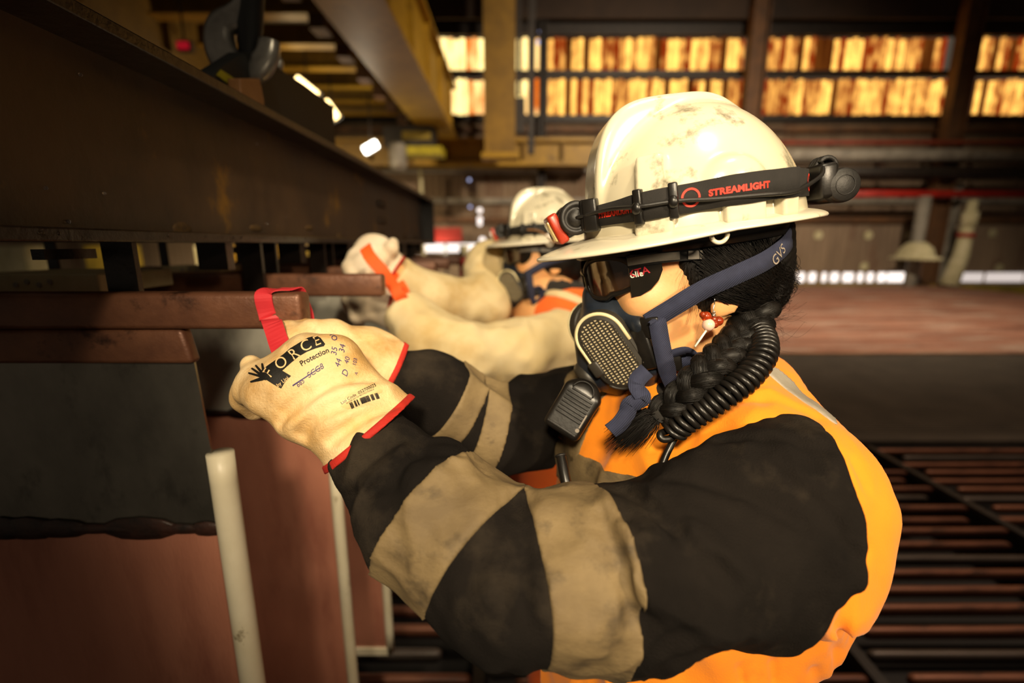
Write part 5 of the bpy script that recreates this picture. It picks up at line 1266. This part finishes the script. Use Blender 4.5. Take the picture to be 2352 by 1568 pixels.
# ================================================================== hair, earring, cord, radio of the nearest worker
def hl_w(u, v, d): return at(u, v, d)
HT = P1
def hw(o): return wear(o, P1)
def hair_cap(q):
    d = ell(q, (-0.010, 0, 0.042), (0.100, 0.0815, 0.100)); d = smin(d, ell(q, (-0.060, 0, -0.010), (0.045, 0.055, 0.055)), 0.03)
    for s in (1, -1): d = smin(d, ell(q, (-0.016, s * 0.048, 0.006), (0.047, 0.0365, 0.042)), 0.012)
    hlx = 0.036 - 0.10 * np.clip(0.02 - q[2], 0, 0.1) * 2.2
    d = smax(d, q[0] - hlx, 0.006); d = np.maximum(d, q[2] - 0.062)
    for s in (1, -1): d = smax(d, -ell(q, (0.000, s * 0.088, -0.036), (0.017, 0.03, 0.018)), 0.004)
    for s in (1, -1): d = smax(d, -ell(q, (-0.003, s * 0.094, 0.0165), (0.010, 0.022, 0.0050)), 0.002)
    g = np.sin((q[2] * 0.8 + q[0] * 0.55) * 900 + vnoise(q, 60) * 6) * 0.0007
    return d + g + vnoise(q, 50, 2.0) * 0.004
Mi1 = HM.inverted()
HC = hw(sdf('hair', lambda p: hair_cap(to_local(p, Mi1)), (0.12, 0.44, 1.41), (0.36, 0.67, 1.60), 0.0018, 'hair_black', P1, 1))
hb = bvh(HC)
mb = MB(); rh = random.Random(11)
def strand(mb, pts, r0=0.00032, r1=0.00014, n=3, seg=6):
    P = cr3(pts, seg); m = len(P); mb.tube(P, [r0 + (r1 - r0) * i / (m - 1) for i in range(m)], n, False)
nape = HM @ Vector((-0.082, 0.030, -0.020))
def snap(w, off):
    h = hb.find_nearest(w); 
    return h[0] + h[1] * off if h[0] is not None else w
for k in range(1500):
    s = 1 if rh.random() < 0.86 else -1
    a = Vector((rh.uniform(-0.06, 0.036), s * 0.085, rh.uniform(0.0, 0.058)))
    if rh.random() < 0.35: a = Vector((0.030 - 0.2 * rh.random() * 0.05, s * 0.08, rh.uniform(-0.02, 0.055)))
    st = snap(HM @ a, 0.0); en = nape + (HM.to_3x3() @ Vector((rh.uniform(-.012, .012), rh.uniform(-.015, .018), rh.uniform(-.02, .02))))
    of = rh.uniform(0.0002, 0.0016); P = []
    dip = rh.uniform(0.0, 0.012)
    for q in range(7):
        f = q / 6; w = st.lerp(en, f) + Vector((0, -0.02, -dip * math.sin(math.pi * f))); P.append(snap(w, of + 0.0012 * math.sin(5 * f + k)))
    strand(mb, P)
# loose hairs in front of the ear and at the nape
for k in range(70):
    a = snap(HM @ Vector((rh.uniform(0.015, 0.034), 0.08, rh.uniform(-0.01, 0.03))), 0.0005); d = HM.to_3x3() @ Vector((rh.uniform(-.004, .014), rh.uniform(0.000, .003), -rh.uniform(0.010, 0.045)))
    b = a + d * 0.5 + Vector((rh.uniform(-.003, .003), -0.002, 0)); strand(mb, [a, b, a + d], 0.00016, 0.00006)
for k in range(150):
    a = at(rh.uniform(1735, 1765), rh.uniform(600, 760), 0.53); ang = rh.uniform(-0.6, 1.1); L = rh.uniform(0.012, 0.05)
    d = Vector((math.cos(ang), rh.uniform(-.3, .3), -math.sin(ang))) * L; c = Vector((rh.uniform(-.01, .01), 0, rh.uniform(-.02, .01)))
    strand(mb, [a, a + d * 0.5 + c, a + d], 0.00015, 0.00006, 3, 8)
tag(hw(mb.build('hair_strands', 'hair_black', P1, True)), None, None, kind='stuff')
# braid: three plaited locks with hair ridges
BP = cr3([at(1705, 618, .525), at(1738, 655, .52), at(1738, 710, .505), at(1712, 765, .49), at(1665, 815, .465), at(1612, 862, .452), at(1562, 912, .455), at(1512, 952, .462)], 16)
BP = [Vector(p) for p in BP]; nB = len(BP)
def frames(P):
    fr = []; prev = Vector((0, 1, 0))
    for i in range(len(P)):
        t = (P[min(i + 1, len(P) - 1)] - P[max(i - 1, 0)]).normalized(); a = (prev - t * prev.dot(t)).normalized(); fr.append((a, t.cross(a))); prev = a
    return fr
FR = frames(BP); ld = [0]
for i in range(1, nB): ld.append(ld[-1] + (BP[i] - BP[i - 1]).length)
def lock(ph, i, k=1.0):
    w = ld[i] / 0.030 * math.pi + ph; f = i / (nB - 1); sc = (0.0165 * (1 - 0.45 * f)) * k; a, b = FR[i]
    return BP[i] + b * (math.sin(w) * sc) + a * (math.sin(2 * w) * 0.45 * sc)
for j in range(3):
    ph = j * 2 * math.pi / 3; P = [lock(ph, i) for i in range(nB)]; R = [0.0108 * (1 - 0.42 * i / (nB - 1)) for i in range(nB)]
    hw(MB().tube(P, R, 14).build('braid_lock', 'hair_black', P1, True))
mb = MB()
for j in range(3):
    ph = j * 2 * math.pi / 3
    P = [lock(ph, i) for i in range(nB)]; FF = frames(P); 
    for q in range(46):
        w0 = 2 * math.pi * q / 46; rr = rh.uniform(0.98, 1.06)
        S = [P[i] + (FF[i][0] * math.cos(w0 + 0.05 * i) + FF[i][1] * math.sin(w0 + 0.05 * i)) * (0.0108 * (1 - 0.42 * i / (nB - 1)) * rr) for i in range(0, nB, 2)]
        mb.tube(S, 0.0005, 3, False)
tag(hw(mb.build('braid_strands', 'hair_black', P1, True)), None, None, kind='stuff')
tie = BP[-1]; hw(MB().lathe([(0.0075, -0.004), (0.009, -0.002), (0.009, 0.002), (0.0075, 0.004)], tie, (BP[-1] - BP[-3]).normalized(), 16).build('hair_tie', 'cloth_collar', P1, True))
mb = MB(); tip0 = at(1428, 1008, 0.475); td = (tip0 - tie)
for k in range(900):
    a = tie + Vector((rh.gauss(0, .0025), rh.gauss(0, .0025), rh.gauss(0, .0025))); sp = Vector((rh.gauss(0, .007), rh.gauss(0, .006), rh.gauss(0, .007))); L = rh.uniform(0.72, 1.12)
    b = tie + td * L + sp; m_ = a.lerp(b, 0.5) + sp * 0.25 + Vector((0, 0, 0.004)); strand(mb, [a, m_, b], 0.0005, 0.00015)
tag(hw(mb.build('braid_tuft', 'hair_black', P1, True)), None, None, kind='stuff')

# earring: hook, bow of amber beads, pearl ball and white stick
e0 = at(1640, 688, 0.468); t = thing('drop_earring', 'lollipop earring with amber bow and white stick on the nearest worker', 'earring', loc=e0)
E_ = lambda u, v, d=0.466: at(u, v, d) - e0
MB().tube(cr3([E_(1638, 680, .474), E_(1641, 684), E_(1641, 698), E_(1638, 710), E_(1640, 718)], 6), 0.0005, 6).build('hook', 'silver', t, True)
for k in range(3): MB().tube([E_(1640, 718) + Vector((0.0014 * math.cos(a), 0.0014 * math.sin(a) * (k % 2), -0.0016 * k + 0.0014 * math.sin(a))) for a in np.linspace(0, 2 * math.pi, 13)], 0.0004, 5, False).build('chain_link', 'silver', t, True)
for u, v, r in ((1622, 727, .0052), (1614, 723, .0034), (1650, 737, .0050), (1641, 744, .0044), (1640, 733, .0030)): MB().sphere(E_(u, v, .464), r, 10).build('amber_bead', 'amber', t, True)
MB().sphere(E_(1627, 746, .463), 0.0063, 12).build('pearl_ball', 'pearl_pink', t, True)
MB().tube([E_(1624, 756, .463), E_(1596, 796, .462)], 0.0011, 8).build('stick', 'print_white', t, True)

# coiled cord of the radio microphone
CP = cr3([at(1728, 745, .505), at(1752, 775, .475), at(1752, 815, .452), at(1718, 866, .442), at(1668, 905, .440), at(1618, 938, .445), at(1575, 965, .45), at(1545, 990, .458)], 40)
CF = frames(CP); cl = [0]
for i in range(1, len(CP)): cl.append(cl[-1] + (CP[i] - CP[i - 1]).length)
co = []
for i in range(len(CP)):
    w = cl[i] / 0.0075 * 2 * math.pi; a, b = CF[i]; co.append(CP[i] + a * (math.cos(w) * 0.0098) + b * (math.sin(w) * 0.0098))
lens = len(co); 
# resample the coil finely
co2 = []
for i in range(len(CP) - 1):
    for q in range(5):
        f = q / 5; L = cl[i] + (cl[i + 1] - cl[i]) * f; w = L / 0.0064 * 2 * math.pi; a = CF[i][0].lerp(CF[i + 1][0], f); b = CF[i][1].lerp(CF[i + 1][1], f); c = CP[i].lerp(CP[i + 1], f)
        co2.append(c + a * (math.cos(w) * 0.0108) + b * (math.sin(w) * 0.0108))
CORD = thing('coiled_cord', 'thick black coiled cord running over the nearest worker\'s orange shoulder', 'cord', loc=co2[0]); o0 = Vector(co2[0])
MB().tube([p - o0 for p in co2], 0.0031, 8).build('coil', 'plastic_black', CORD, True)
lp = cr3([co2[-1], at(1518, 995, .458), at(1522, 1008, .455), at(1545, 1004, .455), at(1553, 985, .46), at(1560, 985, .462), at(1545, 1015, .462), at(1530, 1045, .46), at(1515, 1085, .455), at(1505, 1110, .45)], 8)
MB().tube([p - o0 for p in lp], 0.0036, 10).build('cord_end', 'plastic_black', CORD, True)
# speaker microphone clipped on the chest
mc = at(1318, 938, 0.545); ax = (at(1345, 900, 0.545) - at(1300, 975, 0.545)).normalized(); nr = Vector((-0.30, -0.92, 0.22)); nr = (nr - ax * nr.dot(ax)).normalized(); sd = ax.cross(nr); ax, nr, sd = ax * 0.86, nr * 0.86, sd * 0.86
MM = Matrix.Identity(4)
for i in range(3): MM[i][0] = sd[i]; MM[i][1] = nr[i]; MM[i][2] = ax[i]; MM[i][3] = mc[i]
t = thing('speaker_microphone', 'black ribbed radio speaker microphone clipped on the orange chest', 'microphone', M=MM)
sdf('case', lambda p: smax(smin(rbox(p, (0, 0, -0.004), (0.027, 0.013, 0.034), None, 0.008), ell(p, (0, 0, 0.024), (0.025, 0.012, 0.020)), 0.008), np.abs(p[1]) - 0.013, 0.004), (-0.04, -0.025, -0.05), (0.04, 0.025, 0.055), 0.0014, 'plastic_black', t, 1)
for k in range(8): MB().box(Vector((0, 0.0135, 0.024 - 0.0052 * k)), (0.019 - (0.004 if k == 0 else 0), 0.0012, 0.0015), None, 0.0006).build('grille_rib', 'rubber_black', t, True)
MB().tube([Vector((0.015 * math.cos(a), 0.0135, 0.026 + 0.014 * math.sin(a))) for a in np.linspace(0, math.pi, 17)], 0.0012, 6).build('bezel_arc', 'rubber_black', t, True)
MB().lathe([(0.0028, 0), (0.0028, 0.0012)], (0.020, 0.0130, -0.022), (0, 1, 0), 16).build('emblem', 'print_grey', t)
MB().box(Vector((0.0205, 0.0132, -0.008)), (0.0009, 0.0006, 0.010)).build('brand_strip', 'print_grey', t)
MB().box(Vector((0, 0.013, -0.030)), (0.022, 0.0015, 0.0018), None, 0.0008).build('foot_rib', 'rubber_black', t, True)
MB().box(Vector((0, -0.018, 0.0)), (0.010, 0.006, 0.022), None, 0.003).build('clip', 'plastic_black', t, True)
# radio in the chest pocket, its antenna showing
rbse = at(1312, 1165, 0.455); rt = at(1287, 1042, 0.475); t = thing('two_way_radio', 'black radio with a stubby antenna rising in front of the orange chest', 'radio', loc=rbse)
dv = rt - rbse; MB().tube([dv * f for f in (0.0, 0.5, 0.97, 1.0)], [.0062, .0056, .0052, .0040], 14).build('antenna', 'plastic_black', t, True)
MB().lathe([(0.0060, 0), (0.0060, 0.002)], dv * 0.95, dv.normalized(), 14).build('antenna_cap', 'rubber_black', t, True)
q = dv.to_track_quat('Z', 'Y').to_matrix(); MB().box(q @ Vector((0.014, 0, -0.060)), (0.027, 0.015, 0.060), q, 0.005).build('radio_body', 'plastic_black', t, True)
MB().lathe([(0.007, 0), (0.007, 0.010)], q @ Vector((0.026, 0, 0.0)), dv.normalized(), 14).build('volume_knob', 'rubber_black', t, True)
# ================================================================== second worker
H2 = dup(HELM, HM2, 'clean white safety helmet on the second worker farther back', 'white safety helmets of the two workers')
L2_ = dup(LAMP, HM2, 'black head lamp with a loose brown cable on the second worker\'s helmet', 'strapped head lamps on the helmets', skip=('strap_print', 'strap_emblem'))
G2_ = dup(GLASS, HM2, 'dark safety glasses under the second worker\'s helmet brim', 'dark safety glasses of the two workers', skip=('side_print', 'side_stripe'))
M2_ = dup(MASK, HM2, 'navy half-mask respirator with cream-rimmed filter on the second worker', 'half-mask respirators of the two workers', skip=('strap_print', 'strap_end'))
lc = MB(); lc.tube(cr3([Vector((0.070, 0.108, 0.088)), Vector((0.045, 0.118, 0.085)), Vector((0.02, 0.122, 0.070)), Vector((0.005, 0.12, 0.055)), Vector((-0.02, 0.118, 0.060)), Vector((-0.05, 0.11, 0.075))], 8), 0.0022, 8)
lc.build('loose_cable', 'hook_tan', L2_, True)
J2 = dict(sl=at(1290, 785, 1.20), el=at(1060, 812, 1.06), wl=at(918, 712, 1.09), sr=at(1185, 680, 1.48), er=at(1105, 705, 1.30), wr=at(900, 622, 1.16), hip=Vector((0.12, 1.34, 0.92)), side=Vector((0.10, -1, 0)).normalized())
P2 = figure(J2, HM2, 'second worker in beige sleeves and orange vest, stretching an orange band', 0.005)
def w2(o): return wear(o, P2)
T2 = frame(Vector((0.135, 1.34, 1.2)), 6, 0); T2R = T2.to_3x3()
def t2(x, y, z): return T2 @ Vector((x, y, z))
def torso2(p):
    d = ell(p, t2(-0.01, 0, 0.03), (0.14, 0.19, 0.22), T2R); d = smin(d, ell(p, t2(0.0, 0, -0.2), (0.15, 0.18, 0.27), T2R), 0.05)
    d = smin(d, cone(p, J2['sl'] + Vector((0.01, 0.03, 0.0)), t2(-0.02, 0.02, 0.13), 0.082, 0.080), 0.04); d = smin(d, cone(p, J2['sr'] + Vector((0.02, -0.04, -0.04)), t2(-0.02, -0.02, 0.12), 0.072, 0.080), 0.04)
    d = smin(d, cone(p, t2(-0.02, 0, 0.12), HM2 @ Vector((-0.05, 0, -0.15)), 0.085, 0.06), 0.04)
    return smax(d, 0.93 - p[2], 0.01) + vnoise(p, 14, 3.0) * 0.008 - folds(p, (0.3, -0.4, -0.8), 16, 0.3, 5.0) * 0.006
C2 = w2(sdf('coverall', torso2, (-0.10, 1.06, 0.92), (0.38, 1.66, 1.48), 0.005, 'cloth_orange_red', P2, 1))
def sl2(p):
    d = chain(p, (J2['sl'] + Vector((0.005, 0.005, 0)), at(1180, 815, 1.12), J2['el'], at(985, 775, 1.07), at(935, 722, 1.085)), (0.090, 0.078, 0.072, 0.066, 0.052), 0.03)
    d = smax(d, -plane(p, J2['sl'] + Vector((0.05, 0, 0)), (-0.9, -0.4, -0.1)), 0.02)
    d = smax(d, plane(p, at(922, 712, 1.09), at(922, 712, 1.09) - at(985, 775, 1.07)), 0.004)
    return d + vnoise(p, 14, 1.0) * 0.012 + vnoise(p, 34, 3.0) * 0.008 - folds(p, (0.5, 0.2, 0.8), 15, 0.45, 2.0) * 0.009
w2(sdf('sleeve', sl2, (-0.40, 0.92, 1.15), (0.26, 1.34, 1.50), 0.0045, 'cloth_beige', P2, 1))
def sr2(p):
    d = chain(p, (J2['sr'], at(1128, 612, 1.42), J2['er']), (0.080, 0.072, 0.070), 0.03); d = smin(d, chain(p, (at(1120, 700, 1.34), J2['er'], at(1010, 690, 1.22), at(925, 640, 1.17)), (0.070, 0.068, 0.060, 0.048), 0.03), 0.03)
    d = smax(d, plane(p, at(915, 632, 1.165), at(915, 632, 1.165) - at(1010, 690, 1.22)), 0.004)
    return d + vnoise(p, 15, 6.0) * 0.010 + vnoise(p, 34, 8.0) * 0.006 - folds(p, (0.5, 0.3, 0.8), 16, 0.4, 9.0) * 0.008
w2(sdf('sleeve', sr2, (-0.42, 1.02, 1.22), (0.16, 1.62, 1.66), 0.0045, 'cloth_beige', P2, 1))
# collar, white edging on the yoke, dark neck warmer
w2(sdf('collar', lambda p: np.maximum(cone(p, HM2 @ Vector((-0.05, 0, -0.16)), HM2 @ Vector((-0.03, 0, -0.085)), 0.085, 0.078), -cone(p, HM2 @ Vector((-0.05, 0, -0.20)), HM2 @ Vector((-0.03, 0, -0.02)), 0.068, 0.066)), (-0.02, 1.18, 1.25), (0.28, 1.50, 1.50), 0.005, 'cloth_collar', P2, 1))
o = sdf('white_edging', lambda p: np.maximum(np.maximum(torso2(p) - 0.006, np.abs(plane(p, at(1285, 690, 1.28), (0.45, 0.45, 0.75))) - 0.014), 1.33 - p[2]), (-0.10, 1.06, 1.3), (0.38, 1.66, 1.48), 0.005, 'cloth_beige', C2, 1); o.parent = C2
w2(sdf('trousers', lambda p: trousers(p, J2['hip'], J2['side']), (-0.12, 1.08, 0.06), (0.34, 1.62, 1.10), 0.008, 'cloth_orange_red', P2, 1)); boots(P2, J2)
# hair: dark, tied under the helmet
Mi2 = HM2.inverted(); w2(sdf('hair', lambda p: hair_cap(to_local(p, Mi2)), (HP2.x - 0.10, HP2.y - 0.11, HP2.z - 0.09), (HP2.x + 0.14, HP2.y + 0.11, HP2.z + 0.09), 0.004, 'hair_black', P2, 1))
# gloves of the second worker
c = at(912, 706, 1.095); n = (at(935, 722, 1.085) - at(850, 690, 1.10)).normalized()
def g2l(p):
    d = cone(p, at(920, 714, 1.09), at(858, 688, 1.10), 0.056, 0.055, (0.2, -0.8, -0.4), 0.75)
    for q, r in ((((850, 660, 1.10), (815, 655, 1.12), (808, 672, 1.15)), .018), (((845, 690, 1.09), (806, 690, 1.11), (806, 705, 1.14)), .018), (((855, 715, 1.09), (820, 722, 1.11), (824, 732, 1.14)), .018)): d = smin(d, chain(p, [at(*k) for k in q], (r + .004, r, r * .9), .01), .014)
    return d + vnoise(p, 22, 2.0) * 0.008
glove('work_glove', 'grey-lit leather glove with red cuff below the second bar end, on the second worker', g2l, c, n, (-0.46, 0.98, 1.22), (-0.20, 1.26, 1.50), 0.0032, 'leather_pale')
c = at(905, 628, 1.17); n = (at(925, 640, 1.17) - at(855, 596, 1.15)).normalized()
def g2r(p):
    d = cone(p, at(912, 634, 1.165), at(862, 588, 1.15), 0.050, 0.052, (0.1, -0.9, 0.3), 0.7)
    for q, r in ((((850, 565, 1.14), (815, 590, 1.12), (800, 612, 1.10)), .018), (((860, 580, 1.12), (825, 608, 1.10), (806, 625, 1.09)), .018), (((870, 600, 1.11), (840, 625, 1.09), (818, 634, 1.09)), .018)): d = smin(d, chain(p, [at(*k) for k in q], (r + .004, r, r * .9), .01), .014)
    d = smin(d, chain(p, (at(885, 590, 1.13), at(900, 572, 1.12), at(905, 558, 1.13)), (.02, .017, .014), .01), .012)
    return d + vnoise(p, 22, 5.0) * 0.008
glove('work_glove', 'cream leather glove resting on top of the copper bars, on the second worker', g2r, c, n, (-0.50, 1.00, 1.34), (-0.20, 1.30, 1.62), 0.0032, 'leather_pale')
